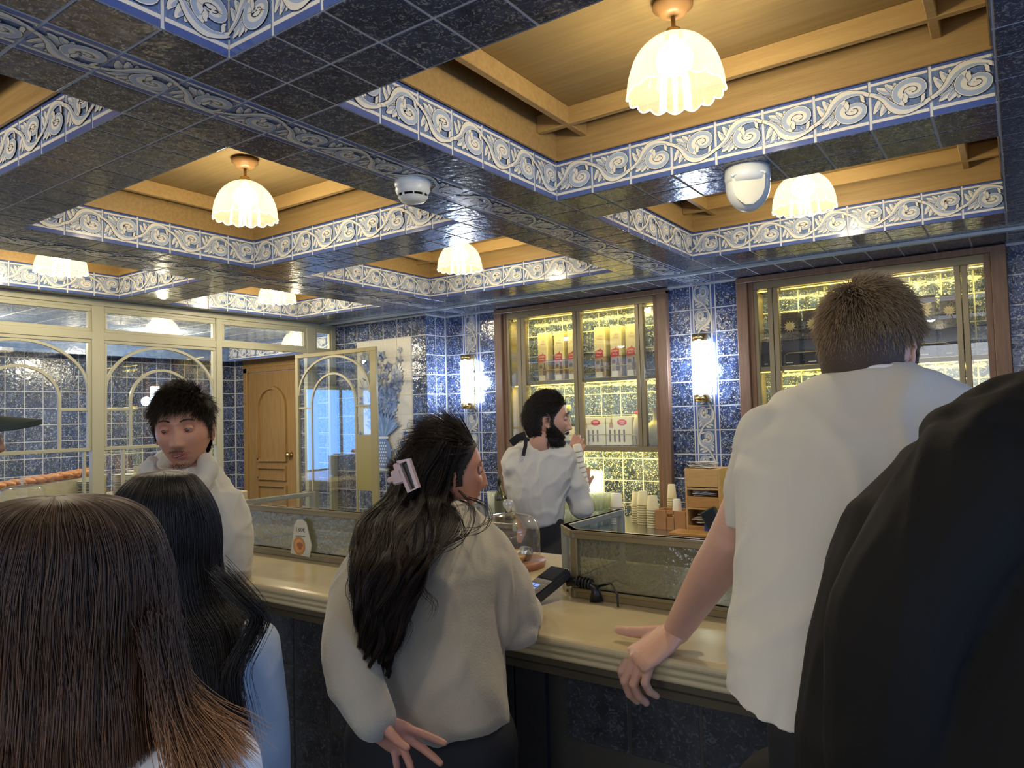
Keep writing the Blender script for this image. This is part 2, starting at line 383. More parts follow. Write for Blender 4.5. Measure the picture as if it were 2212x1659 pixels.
# ---- coffers: friezes, wooden lining, battens
def coffer(x0, x1, y0, y1):
    zc = H+0.485; nx = round(x1-x0); ny = round(y1-y0); wx = (x1-x0)/nx; wy = (y1-y0)/ny
    for k in range(nx):
        tl.put('frieze_tile', ME_fr[k % 2], tmat(W(x0+(k+.5)*wx, y1-0.0, zc), (1, 0, 0), (0, 0, 1), wx))           # far side, faces -y
        tl.put('frieze_tile', ME_fr[k % 2], tmat(W(x0+(k+.5)*wx, y0, zc), (-1, 0, 0), (0, 0, 1), wx), True)
    for k in range(ny):
        tl.put('frieze_tile', ME_fr[(k+1) % 2], tmat(W(x0, y1-(k+.5)*wy, zc), (0, 1, 0), (0, 0, 1), wy))          # left side, faces +x
        tl.put('frieze_tile', ME_fr[k % 2], tmat(W(x1, y1-(k+.5)*wy, zc), (0, -1, 0), (0, 0, 1), wy), True)
    b = MB(); z0, z1, zt = H+0.97, 7.9, 7.03; t = 0.07
    tb(b, (x0, y1-t, z0), (x1, y1, z1)); tb(b, (x0, y0, z0), (x1, y0+t, z1)); tb(b, (x0, y0+t, z0), (x0+t, y1-t, z1)); tb(b, (x1-t, y0+t, z0), (x1, y1-t, z1))
    tb(b, (x0+t, y0+t, z1-0.1), (x1-t, y1-t, z1))
    # small bead under the lining
    for a, c in [((x0, y1-t-.06, z0-.04), (x1, y1-t, z0+.08)), ((x0+t, y0, z0-.04), (x0+t+.06, y1-t, z0+.08))]: tb(b, a, c)
    p = b.build('coffer_lining', M_oak, ceil)
    d = 0.94; w = 0.17
    c = MB(); tb(c, (x0+d, y0+d, zt), (x1-d, y1-d, z1-0.1)); c.build('coffer_board', M_board, ceil)
    for a, e in [((x0+t, y1-d, 6.62), (x1-t, y1-d+w, 7.04)), ((x0+t, y0+d-w, 6.62), (x1-t, y0+d, 7.04))]:
        c = MB(); c.cbox(W(*a), W(*e), 0.003); c.build('batten', M_oakx, p)
    for a, e in [((x0+d-w, y0+t, 6.625), (x0+d, y1-t, 7.04)), ((x1-d, y0+t, 6.625), (x1-d+w, y1-t, 7.04))]:
        c = MB(); c.cbox(W(*a), W(*e), 0.003); c.build('batten', M_oak, p)
for cx in COLS:
    for ry in ROWS: coffer(cx[0], cx[1], ry[0], ry[1])
tl.done()
b = MB(); b.cbox(W(-30.9, 26.17, H-0.10), W(9, 26.36, H+0.01), 0.002)
b.build('trim_1', M_alu, kind='structure', label='pale metal track running along the ceiling in front of the cabinets', cat='trim')
# ---- back wall (with niches for the two vitrines) and recessed left part
wall = MB()
NB = YB+1.25      # back of the niches
V1 = (-20.95, -12.0); V2 = (-9.0, -0.15)
ZB = -9.2
for x0, x1 in [(-24.27, V1[0]), (V1[1], V2[0]), (V2[1], 14.6)]: tb(wall, (x0, YB+.05, ZB), (x1, NB+.3, H+.3))
for x0, x1 in [V1, V2]: tb(wall, (x0, NB+.05, ZB), (x1, NB+.3, H+.3)); tb(wall, (x0, YB+.1, H-0.15), (x1, NB+.1, H+.3))
tb(wall, (-31.2, 27.3+.05, ZB), (-24.27-.05, NB+.3, H+.3))
wb = wall.build('wall_back', M_grout, kind='structure', label='back wall of glossy speckled blue tiles behind the bar', cat='wall')
tl = Tiler(wb)
def wcell(x0, x1, z0, z1, y, me=ME_tile, name='tile'):
    if x1-x0 > .1 and z1-z0 > .1: tl.put(name, me, tmat(W((x0+x1)/2, y, (z0+z1)/2), (1, 0, 0), (0, 0, 1), x1-x0, z1-z0))
zl = [H-0.05-k*0.995 for k in range(0, 13)]
for i in range(len(zl)-1):
    z1, z0 = zl[i], zl[i+1]
    for (a, c) in [(-24.27, V1[0]), (V1[1], V2[0])]:
        m = (a+c)/2; h = (c-a-1.06)/2
        wcell(a, a+h, z0, z1, YB+.05); wcell(c-h, c, z0, z1, YB+.05)
        tl.put('frieze_tile', ME_fr[i % 2], tmat(W(m, YB+.05, (z0+z1)/2), (0, 0, 1), (-1, 0, 0), 0.995, 1.06))
    for k in range(6): wcell(V2[1]+k, V2[1]+k+1, z0, z1, YB+.05)
    for k in range(9):
        for v0, v1 in (V1, V2): wcell(v0+(v1-v0)*k/9, v0+(v1-v0)*(k+1)/9, z0-.3, z1-.3, NB+.05)
    for k in range(2):   # side face of the recess, faces +x
        tl.put('tile', ME_tile, tmat(W(-24.27-.05, YB-.75*k-.375, (z0+z1)/2), (0, 1, 0), (0, 0, 1), .75, .995))
    for k in range(7):
        x1 = -24.27-.05-k; x0 = max(-31.2, x1-1)
        if -29.35 < (x0+x1)/2 < -25.3 and -2.9 < (z0+z1)/2 < 4.1: continue
        wcell(x0, x1, z0, z1, 27.3+.05)
tl.done()
# ---- tiled picture: white tiles with a painted vase of flowers
PX0, PX1 = -29.33, -25.35; PT = zl[1]; PB = zl[8]
mur = thing('tiled_picture', 'tall white tile picture of blue painted flowers in a lattice vase', 'tile picture', W((PX0+PX1)/2, 27.3, PB))
M_mw = pmat('white_glazed_tile', (0.70, 0.68, 0.60), 0.15, spec=0.6, bump=(26, 0.0012, 2))
b = plain_tile_mb(s=0.494, e=0.485); ME_mw = b.mesh('tile', M_mw)
inv = Matrix.Translation(-W((PX0+PX1)/2, 27.3, PB))
nC, nR = 4, 7
for i in range(nC):
    for j in range(nR):
        w_, h_ = (PX1-PX0)/nC, (PT-PB)/nR
        obj('tile', ME_mw, mur, M=inv @ tmat(W(PX0+(i+.5)*w_, 27.35, PB+(j+.5)*h_), (1, 0, 0), (0, 0, 1), w_, h_))
pb_ = MB(); pb_.keep = True; R = random.Random(3)
PW, PH = PX1-PX0, PT-PB
def leafp(x, y, a, l, w, z, mi):
    p = [(0, 0), (.25, .8), (.55, 1), (.8, .55), (1, 0), (.8, -.4), (.5, -.7), (.2, -.5)]
    pb_.poly([(x+math.cos(a)*u*l-math.sin(a)*v_*w, y+math.sin(a)*u*l+math.cos(a)*v_*w) for u, v_ in p], z, mi)
zi = [0.0]
def zz(): zi[0] += 0.00002/T; return 0.0006/T+zi[0]
def flower(x, y, r):
    n = R.choice([5, 6, 7]); a0 = R.random()*6
    for k in range(n): leafp(x, y, a0+k*2*pi/n, r, r*.30, zz(), R.choice([0, 0, 1, 2]))
    for k in range(n): leafp(x, y, a0+(k+.5)*2*pi/n, r*.6, r*.16, zz(), R.choice([1, 3]))
    pb_.poly([(x+.16*r*math.cos(t), y+.16*r*math.sin(t)) for t in np.linspace(0, 5.4, 7)], zz(), 3)
vx, vy = 1.95, 0.95
for k in range(40):                       # stems fan out of the vase
    a = pi/2+(k-19.5)/19.5*0.95*R.uniform(.4, 1); l = R.uniform(1.6, 4.9)
    tip = (min(PW-.35, max(.3, vx+math.cos(a)*l*.75)), min(PH-.6, vy+.8+math.sin(a)*l)); 
    pts = bez((vx+R.uniform(-.25, .25), vy+.9), (vx+R.uniform(-.3, .3), vy+1.6), (tip[0]+R.uniform(-.4, .4), tip[1]-.9), tip, 12)
    pb_.stroke(pts, 0.022, zz(), 2)
    for q in range(2, 11): 
        if R.random() < .6: leafp(pts[q][0], pts[q][1], a+R.choice([-1, 1])*R.uniform(.5, 1.2), R.uniform(.18, .42), R.uniform(.05, .10), zz(), R.choice([0, 1, 2, 3]))
    if R.random() < .8: flower(tip[0], tip[1], R.uniform(.18, .50))
for k in range(13):                       # big leaf blades above the vase
    a = pi/2+(k-6)*0.17; pts = bez((vx, vy+.75), (vx+math.cos(a)*.5, vy+1.2), (vx+math.cos(a)*1.0, vy+.9+math.sin(a)*1.0), (vx+math.cos(a)*1.5, vy+.85+math.sin(a)*1.35), 9)
    pb_.stroke(pts, [.03, .07, .10, .12, .13, .12, .09, .05, .01], zz(), [0, 1, 4][k % 3]); pb_.stroke(pts, .01, zz(), 3)
for s in (-1, 1):                          # side sprays and scrolls
    for q in range(5):
        c0 = (vx+s*(.9+.25*q), .35+.5*q); pts = spiral(c0[0], c0[1], .3, .05, 0 if s > 0 else pi, s*4.6+(0 if s > 0 else pi), 12); 
        pts = [p for p in pts if .05 < p[0] < PW-.05]
        if len(pts) > 3: pb_.stroke(pts, .018, zz(), 2); 
        if .3 < c0[0] < PW-.3: flower(c0[0], c0[1]+.15, .2)
ring = [(vx+.62*math.cos(t)*(1 if math.sin(t) > -.3 else .86), vy+.05+.82*math.sin(t)) for t in np.linspace(0, 2*pi, 22)[:-1]]
pb_.poly(ring, zz(), 0); zv = zz()
for i in range(-3, 4):
    for j in range(-4, 4):
        x, y = vx-.08+i*.155+(.077 if j % 2 else 0), vy+.1+j*.16
        if ((x-vx)/.55)**2+((y-vy)/.72)**2 < 1 and x < vx+.28: pb_.poly([(x+.058*math.cos(t), y+.058*math.sin(t)) for t in np.linspace(0, 5.2, 6)], zv+.0001/T, 5)
for s in (-1, 1): pb_.stroke(spiral(vx+s*.72, vy+.1, .36, .1, -pi/2, -pi/2+s*4.2, 12), .035, zz(), 1)
pb_.stroke([(vx-.42, vy+.86), (vx+.42, vy+.86)], .06, zz(), 5); pb_.stroke([(vx-.45, vy-.80), (vx+.45, vy-.80)], .06, zz(), 5)
PM = [pmat('paint_'+n, c, 0.15, spec=0.6) for n, c in [('mid_blue', (.17, .23, .40)), ('light_blue', (.32, .40, .54)), ('grey_blue', (.22, .26, .38)), ('deep_blue', (.06, .07, .20)), ('steel_blue', (.17, .28, .42)), ('off_white', (.72, .74, .72))]]
pb_.build('painted_bouquet', PM, mur, M=inv @ tmat(W(PX0, 27.35, PB)+Vector((0, -0.05*T, 0)), (1, 0, 0), (0, 0, 1)))
# ---- far room behind the screen
FX, FY = -48.0, 32.5
b = MB(); tb(b, (FX-.4, -4, ZB), (FX-.05, FY+.4, H+.3))
wf = b.build('wall_left', M_grout, kind='structure', label='speckled blue tile wall of the far room seen through the glazed screen', cat='wall')
tl = Tiler(wf)
for i in range(13):
    z1 = H-.05-i; 
    for k in range(26):
        y1 = FY-k; tl.put('tile', ME_tile, tmat(W(FX-.05, y1-.5, z1-.5), (0, 1, 0), (0, 0, 1)))
tl.done()
wn = thing('window_1', 'street window of the far room with blue daylight behind it', 'window', W(FX, 6.5, -4), kind='structure')
b = MB()
for a in [(2.5, 10.5, 2.6, 2.9), (2.5, 10.5, -4.3, -4), (2.5, 2.8, -4, 2.6), (10.2, 10.5, -4, 2.6), (6.35, 6.65, -4, 2.6)]: b.cbox(W(FX-.02, a[0], a[2]), W(FX+.15, a[1], a[3]), .004)
b.xf(Matrix.Translation(-W(FX, 6.5, -4))); b.build('frame', M_sage, wn)
b = MB(); b.box(W(FX-.0, 2.8, -4), W(FX+.04, 6.35, 2.6)); b.box(W(FX-.0, 6.65, -4), W(FX+.04, 10.2, 2.6)); b.xf(Matrix.Translation(-W(FX, 6.5, -4))); b.build('daylit_pane', emat('daylit_glass', (.16, .38, 1.0), 3.0), wn)
b = MB(); DX0, DX1, DT = -46.85, -40.9, 5.0
tb(b, (FX, FY+.05, ZB), (DX0, FY+.4, H+.3)); tb(b, (DX1, FY+.05, ZB), (-31.2, FY+.4, H+.3)); tb(b, (DX0, FY+.05, DT), (DX1, FY+.4, H+.3)); tb(b, (-31.35, 27.4, ZB), (-31.2, FY+.4, H+.3))
w2 = b.build('wall_far', M_grout, kind='structure', label='end wall of the far room around the wooden door', cat='wall'); tl = Tiler(w2)
for i in range(13):
    z1 = H-.05-i; tl.put('tile', ME_tile, tmat(W((FX+DX0)/2, FY+.05, z1-.5), (1, 0, 0), (0, 0, 1), DX0-FX, 1))
    for k in range(9): tl.put('tile', ME_tile, tmat(W(DX1+.5+k, FY+.05, z1-.5), (1, 0, 0), (0, 0, 1)))
tl.done()
b = MB(); tb(b, (FX, -4, H+.05), (-31.2, FY+.4, H+.5))
c2 = b.build('ceiling_far', M_grout, kind='structure', label='pale tiled ceiling of the far room', cat='ceiling')
M_ftile = speckle('pale_speckled_tile', (0.16, 0.21, 0.33), (0.26, 0.33, 0.45), (0.55, 0.6, 0.66), 0.5, 0.1)
me = plain_tile_mb().mesh('tile', M_ftile); tl = Tiler(c2)
for k in range(8):
    for j in range(17): tl.put('tile', me, tmat(W(-47+k*2.1, -1+2*j, H+.05), (1, 0, 0), (0, -1, 0), 2.1, 2))
tl.done()
# drop beam with frieze in the far room
b = MB(); tb(b, (FX+3, -4, H-1.0), (FX+3.4, FY-2.4, H+.06)); tb(b, (FX+3, FY-2.8, H-1.0), (-31.3, FY-2.4, H+.06))
bm_ = b.build('trim_2', M_blue, kind='structure', label='blue and white frieze beam hanging in the far room', cat='beam')
tl = Tiler(bm_)
for k in range(30): tl.put('frieze_tile', ME_fr[k % 2], tmat(W(FX+3.4, FY-2.9-k, H-.5), (0, -1, 0), (0, 0, 1)) @ Matrix.Rotation(0, 4, 'Z'))
for k in range(12): tl.put('frieze_tile', ME_fr[k % 2], tmat(W(FX+4+k, FY-2.8, H-.5), (1, 0, 0), (0, 0, 1)))
tl.done()
light('daylight_far_room', 'AREA', W(-40, -3, 1.5), 70, (.55, .72, 1.0), 2.4, 1.6, (pi/2, 0, pi))
# ---- floor, right wall with street window, rear wall
M_floor = speckle('dark_stone_floor', (0.05, 0.05, 0.055), (0.09, 0.085, 0.08), (0.16, 0.15, 0.14), 0.6, 0.35, 30)
b = MB(); tb(b, (-48.4, -14, ZB), (14.6, FY+.4, -8.89)); b.build('floor', M_floor, kind='structure', label='dark stone floor', cat='floor')
M_plaster = pmat('plaster', (0.45, 0.43, 0.38), 0.8)
b = MB()
for a, c in [((14.3, -14, ZB), (14.6, -6, H+.3)), ((14.3, 15.5, ZB), (14.6, YB, H+.3)), ((14.3, -6, ZB), (14.6, 15.5, -4.2)), ((14.3, -6, 5.0), (14.6, 15.5, H+.3))]: tb(b, a, c)
b.build('wall_right', M_plaster, kind='structure', label='street side wall right of the camera', cat='wall')
b = MB()
for a, c in [((-48.4, -14.3, ZB), (-14, -14, H+.3)), ((8, -14.3, ZB), (14.6, -14, H+.3)), ((-14, -14.3, ZB), (8, -14, -6)), ((-14, -14.3, 5.1), (8, -14, H+.3))]: tb(b, a, c)
b.build('wall_rear', M_plaster, kind='structure', label='wall behind the camera with a wide shop window', cat='wall')
# ---- glazed screen (left)
SX = -31.1
def sbox(b, y0, y1, z0, z1, d=0.11): return b.cbox(W(SX-d, y0, z0), W(SX+d, y1, z1), 0.002)
scr = thing('glazed_screen', 'grey-green framed glass screen with double arches on the left side of the bar', 'glass screen', W(SX, 17, -8.89))
sinv = Matrix.Translation(-W(SX, 17, -8.89))
def sb(name, b, m=M_sage, par=None):
    b.xf(sinv) if par is None or par is scr else b.xf(sinv); return b.build(name, m, par or scr)
b = MB(); sbox(b, -3, 27.3, 4.98, H, .16); sb('head_rail', b)
b = MB(); sbox(b, -3, 27.3, 4.86, 4.99, .08); sb('head_bead', b)
for y0, y1 in [(14.38, 14.86), (19.98, 20.28), (8.7, 9.18), (25.3, 25.9), (27.0, 27.3)]:
    b = MB(); sbox(b, y0, y1, -8.89, 4.98, .15); sb('post', b)
b = MB(); sbox(b, -3, 20.0, 3.58, 3.9, .13); sb('transom_rail', b)
b = MB(); sbox(b, 20.28, 25.3, 3.62, 3.84, .13); sb('transom_rail', b)
b = MB(); sbox(b, 25.9, 27.0, 3.55, 3.84, .13); sb('transom_rail', b)
def sash(y0, y1, z0, z1, w=.14, name='sash_frame'):
    b = MB()
    for a in [(y0, y1, z1-w, z1), (y0, y1, z0, z0+w), (y0, y0+w, z0+w, z1-w), (y1-w, y1, z0+w, z1-w)]: sbox(b, *a, .09)
    f = sb(name, b)
    g = MB(); sbox(g, y0+w, y1-w, z0+w, z1-w, .012); g.xf(sinv); g.build('pane', M_glass2, f)
    return f
def arch(par, yc, a, b_, zs, w, X=SX, d=.06, leaf=None):
    pts = [W(X, yc+a*math.cos(t), zs+b_*math.sin(t)) for t in np.linspace(0, pi, 29)]
    m = MB(); m.bar(pts, w*T, 2*d*T, (1, 0, 0)); m.xf(sinv); m.build('arch_bar', M_sage, par)
bays = [(9.18, 14.38), (14.86, 19.98)]
for y0, y1 in bays+[(-2.9, 3.0), (3.3, 8.7)]:
    sash(y0, y1, 3.9, 4.86); f = sash(y0, y1, -.99, 3.58)
    if y0 < 5: continue
    yc = (y0+y1)/2-.15; a = (y1-y0)/2-.12
    arch(f, (y0+y1)/2, a+.02, 1.95, 1.45, .11); ia = 1.42
    arch(f, (y0+y1)/2+.0, ia, 1.35, 1.05, .11)
    for s in (-1, 1):
        m = MB(); yy = (y0+y1)/2+s*ia; sbox(m, yy-.055, yy+.055, -.87, 1.06, .06); m.xf(sinv); m.build('bar', M_sage, f)
        m = MB(); e = (y0+.12) if s < 0 else (y1-.12); sbox(m, min(yy, e), max(yy, e), .64, .74, .055); m.xf(sinv); m.build('bar', M_sage, f)
    b = MB(); sbox(b, y0+.82-.06, y0+.82+.06, -8, -1.0, .07); sb('mullion', b)
    b = MB(); sbox(b, y1-.3, y1-.2, -8, -1.0, .07); sb('mullion', b)
    b = MB(); sbox(b, y0, y1, -8.5, -1.0, .012); sb('lower_pane', b, M_glass2)
sash(20.3, 25.28, 3.84, 4.86); sash(25.92, 27.0, 3.84, 4.86, .1); sash(25.92, 27.0, -8.4, 3.55, .12)
# open glass door leaf
dl = thing('door_1', 'open glass door leaf with two arched bars beside the tile picture', 'glass door', W(SX, 24.6, -8.6), kind='structure')
dinv = Matrix.Translation(-W(SX, 24.6, -8.6)); LY = 24.6; LX0, LX1 = -31.0, -25.05; LT = 3.48
def lb(b, x0, x1, z0, z1, d=.07): return b.cbox(W(x0, LY-d, z0), W(x1, LY+d, z1), .002)
b = MB()
for a in [(LX0, LX1, LT-.2, LT), (LX0, LX0+.22, -8.5, LT-.2), (LX1-.42, LX1, -8.5, LT-.2), (LX0, LX1, -8.6, -8.2)]: lb(b, *a)
b.xf(dinv); fr_ = b.build('frame', pmat('door_leaf_bronze_green', (0.33, 0.29, 0.15), .4), dl)
b = MB(); lb(b, LX0+.2, LX1-.4, -8.3, LT-.2, .012); b.xf(dinv); b.build('pane', M_glass2, dl)
M_leafbar = pmat('leaf_bar', (0.40, 0.37, 0.24), .4)
xc = (LX0+LX1-.2)/2-.02
for a_, bb, zs in [(2.62, 1.9, 1.32), (1.62, 1.55, .8)]:
    m = MB(); m.bar([W(xc+a_*math.cos(t), LY, zs+bb*math.sin(t)) for t in np.linspace(0, pi, 29)], .1*T, .09*T, (0, 1, 0)); m.xf(dinv); m.build('arch_bar', M_leafbar, dl)
for s in (-1, 1):
    m = MB(); lb(m, xc+s*1.62-.05, xc+s*1.62+.05, -8.3, .82, .045); m.xf(dinv); m.build('bar', M_leafbar, dl)
    m = MB(); e = xc+s*2.62; lb(m, min(xc+s*1.62, e), max(xc+s*1.62, e), .62, .72, .04); m.xf(dinv); m.build('bar', M_leafbar, dl)
m = MB(); lb(m, xc+1.62, LX1-.4, -3.4, -.75, .03); m.xf(dinv); m.build('lower_panel', pmat('leaf_panel', (0.36, 0.32, 0.13), .35), dl)
# ---- wooden door of the far room
wd_ = thing('door_2', 'carved wooden door with an arched panel in the far room', 'door', W((DX0+DX1)/2, FY, -8.89), kind='structure')
winv = Matrix.Translation(-W((DX0+DX1)/2, FY, -8.89))
def db(b, x0, x1, z0, z1, y0, y1, c=.003): return b.cbox(W(x0, FY+y0, z0), W(x1, FY+y1, z1), c)
b = MB(); db(b, DX0, DX0+.42, -8.89, DT-.9, -.12, .2); db(b, DX1-.05, DX1+.35, -8.89, DT-.9, -.12, .2); db(b, DX0, DX1+.35, 3.62, DT, -.12, .2); db(b, DX0-.15, DX1+.5, DT-.25, DT+.1, -.28, .2); db(b, DX0, DX1+.35, 3.95, 4.1, -.2, .2)
b.xf(winv); b.build('door_frame', M_door, wd_)
b = MB(); db(b, DX0+.42, DX1-.05, -8.89, 3.6, .05, .25); b.xf(winv); lf = b.build('leaf', M_door, wd_)
cx = (DX0+DX1)/2+.2
b = MB(); pts = [W(cx-1.55, FY+.03, -2.7)]+[W(cx+1.55*math.cos(t), FY+.03, .95+1.5*math.sin(t)) for t in np.linspace(pi, 0, 19)]+[W(cx+1.55, FY+.03, -2.7), W(cx-1.55, FY+.03, -2.7)]
b.bar(pts, .24*T, .36*T, (0, 1, 0)); b.xf(winv); b.build('arched_moulding', M_door, lf)
for za, zb_ in [(-4.0, -3.2), (-8.3, -4.5)]:
    b = MB(); b.bar([W(cx-1.55, FY+.03, za), W(cx-1.55, FY+.03, zb_), W(cx+1.55, FY+.03, zb_), W(cx+1.55, FY+.03, za), W(cx-1.55, FY+.03, za)], .22*T, .34*T, (0, 1, 0)); b.xf(winv); b.build('panel_moulding', M_door, lf)
b = MB(); b.smooth = True; b.lathe([(.001, 0), (.3, .02), (.12, .12), (.1, .3), (.3, .42), (.34, .6), (.2, .75), (.001, .8)], n=16)
b.xf(Matrix.Translation(winv @ W(-41.62, FY+.05, -2.3)) @ Matrix.Rotation(pi/2, 4, 'X') @ Matrix.Scale(T*.62, 4)); b.build('door_knob', M_brass, lf)
# ================================================================ LAMPS
M_shade = glassmat('ribbed_lamp_glass', (0.98, 0.95, 0.86), refl=0.10, rough=0.05, trans=0.075, diffuse=(0.95, 0.90, 0.66))
M_bulb = emat('bulb', (1.0, 0.90, 0.68), 45)
M_rose = pmat('lamp_fitting_wood', (0.30, 0.16, 0.06), 0.4)
def shade_mesh():
    b = MB(); b.smooth = True; R = 0.147; Hs = 0.188; n = 96; K = 16
    prof = []
    for i in range(13):
        t = i/12*pi/2*0.98
        prof.append((max(.022, R*math.sin(t)**0.9), -Hs*(1-math.cos(t)**0.92)))
    def fn(r, z, a):
        k = min(1, r/R)**2; c = math.cos(K*a)
        return r*(1+0.020*k*(abs(math.cos(K*a/2))*2-1)), z - 0.006*k**6*(abs(math.cos(K*a/2))*2-1)
    b.lathe(prof, n=n, fn=fn); me = b.mesh('shade', M_shade)
    c = MB(); c.smooth = True; pts = []
    for j in range(n+1):
        a = 2*pi*j/n; rr, z = fn(R, prof[-1][1], a); pts.append((rr*math.cos(a), rr*math.sin(a), z))
    c.tube(pts, 0.0026, 6, caps=False)
    return me, c.mesh('rim', glassmat('rim_glass', (1, 1, 1), refl=.3, trans=.75, diffuse=(1, .97, .9)))
ME_shade, ME_rim = shade_mesh()
def pendant(x, y, where, far=False, zr=6.98, e=12.5):
    top = 6.42 if not far else 5.08
    t = thing('pendant_lamp', where, 'pendant lamp', W(x, y, zr), group='ribbed glass pendant lamps')
    L = (zr-top)*T
    b = MB(); b.smooth = True; b.lathe([(.001, 0), (.06, 0), (.062, -.012), (.045, -.02), (.04, -.034), (.02, -.04), (.001, -.042)], n=24); b.build('ceiling_rose', M_rose, t)
    b = MB(); b.smooth = True; b.lathe([(.001, -.03), (.007, -.03), (.007, -L+.02), (.022, -L+.018), (.026, -L-.006), (.001, -L-.006)], n=16); b.build('stem', M_brass, t)
    obj('shade', ME_shade, t, (0, 0, -L)); obj('rim', ME_rim, t, (0, 0, -L))
    b = MB(); b.smooth = True; b.lathe([(.001, .02), (.016, .018), (.020, .004), (.044, -.016), (.058, -.042), (.052, -.070), (.030, -.088), (.001, -.094)], n=20); b.build('bulb', M_bulb, t, loc=(0, 0, -L-.03))
    p = W(x, y, zr); light('lamp_and_fill_light', 'POINT', (p.x, p.y, p.z-L-.145), e, WARM, 0.03)
    return t
for args in [(-4.55, 11.6, 'lit ribbed glass dome lamp in the large coffer at top right, the nearest one'),
             (-4.55, 20.6, 'lit ribbed glass dome lamp in the coffer behind the motion sensor'),
             (-16.6, 11.6, 'lit ribbed glass dome lamp in the coffer left of the smoke detector'),
             (-16.6, 20.6, 'lit ribbed glass dome lamp in the coffer in front of the left vitrine'),
             (-27.2, 20.6, 'lit ribbed glass dome lamp in the small coffer before the wooden door'),
             (-27.2, 11.6, 'lit ribbed glass dome lamp above the first bay of the glazed screen')]: pendant(*args)
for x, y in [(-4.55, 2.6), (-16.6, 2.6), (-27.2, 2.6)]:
    p = W(x, y, 5.8); light('lamp_and_fill_light', 'POINT', p, 8, WARM, 0.06)
for (x, y), s in zip([(-33.2, 18.6), (-33.2, 26.4)], ['lit ribbed lamp of the far room seen through the second transom pane', 'lit ribbed lamp of the far room seen through the third transom pane']):
    pendant(x, y, s, far=True, zr=5.21, e=13)
light('lamp_and_fill_light', 'POINT', W(-39.5, 12, 4.4), 40, WARM, .06); light('lamp_and_fill_light', 'POINT', W(-39.5, 22, 4.4), 40, WARM, .06)  # added bare point lights that brighten the far room, no lamps hang here
# ---- wall sconces
M_tube = emat('sconce_glass', (0.86, 0.92, 1.0), 12)
def sconce(x, z0, z1, y, label):
    t = thing('wall_sconce', label, 'wall lamp', W(x, y, z0), group='fluted tube wall sconces'); h = (z1-z0)*T; r = 0.056
    b = MB(); b.cbox((-.03, -.012, 0), (.03, .0, h), .003); b.build('back_plate', M_brass, t)
    b = MB(); b.smooth = True
    b.lathe([(r*.93, .05), (r*.93, h-.05)], (0, -.075, 0), 96, caps=True, fn=lambda r_, z, a: (r_*(1+.035*math.cos(32*a)), z)); b.build('glass_tube', M_tube, t)
    for a, c in [(0, .052), (h-.052, h)]:
        b = MB(); b.smooth = True; b.lathe([(.001, a), (r, a), (r, c), (.001, c)], (0, -.075, 0), 32); b.build('cap', M_brass, t)
    b = MB(); b.cbox((-.012, -.075, h*.4), (.012, -.01, h*.6), .002); b.build('bracket', M_brass, t)
    p = W(x, y, (z0+z1)/2); light('sconce_light', 'POINT', (p.x, p.y-.19, p.z), 4.0, (0.50, 0.68, 1.0), .06)
sconce(-10.5, .36, 3.1, YB, 'glowing fluted glass wall sconce between the two vitrines')
sconce(-22.6, .40, 3.1, YB, 'glowing fluted glass wall sconce left of the left vitrine')
# ---- smoke detector, motion sensor
t = thing('smoke_detector', 'round white smoke detector on the tiled ceiling beam', 'smoke detector', W(-10.75, 11.75, H-0.0))
b = MB(); b.smooth = True; b.lathe([(.001, 0), (.052, 0), (.054, -.012), (.05, -.02)], n=40); b.build('base', M_white, t)
b = MB(); b.smooth = True; b.lathe([(.05, -.018), (.051, -.03), (.045, -.042), (.043, -.043)], n=40); b.lathe([(.043, -.050), (.036, -.060), (.018, -.066), (.001, -.067)], n=40); b.build('cover', M_white, t)
b = MB(); b.smooth = True; b.lathe([(.034, -.038), (.038, -.055)], n=32); b.build('sensing_chamber', M_black, t)
for k in range(8):
    a = k*pi/4; b = MB(); b.box((-.002, .038, -.052), (.002, .044, -.04)); b.xf(Matrix.Rotation(a, 4, 'Z')); b.build('rib', M_white, t)
t = thing('motion_sensor', 'white ceiling motion sensor with a downward-facing lens hood', 'motion sensor', W(-4.62, 15.75, H))
t.rotation_euler = (0, 0, .35)
M_sens = pmat('sensor_white', (0.74, 0.78, 0.78), .35)
b = MB(); b.smooth = True; b.lathe([(.001, 0), (.066, 0), (.068, -.03), (.064, -.05), (.001, -.05)], n=40); b.build('base', M_sens, t)
bm = bmesh.new(); bmesh.ops.create_uvsphere(bm, u_segments=32, v_segments=20, radius=.066)
for v in bm.verts:
    v.co.z = v.co.z*1.25; v.co.y = max(v.co.y, -.045)
    if v.co.z > 0: v.co.z *= .3
    v.co.z -= .05
b = MB(); b.smooth = True; b.bm(bm); b.build('hood', M_sens, t)
b = MB(); b.smooth = True
rs = []
for i in range(9):
    u = i/8; wd = .047*math.sqrt(max(0.05, 1-(u*1.02)**3)); z = -.035-.088*u
    rs.append([(x*wd, -.047-.010*math.cos(x*1.2)*math.sin(pi*(.25+.6*u)), z) for x in np.linspace(-1, 1, 11)])
b.rings(rs, close=False, caps=False); b.build('lens', pmat('sensor_lens', (0.78, 0.76, 0.62), .45, spec=.3), t)
b = MB(); b.bar([(-.048, -.052, -.036), (-.04, -.052, -.03), (.04, -.052, -.03), (.048, -.052, -.036)], .006, .014, (0, 1, 0)); b.build('hood_lip', M_sens, t)
for n_, s_ in (('smoke_detector', 1.35), ('motion_sensor', 1.28)): bpy.data.objects[n_].scale = (s_, s_, s_)
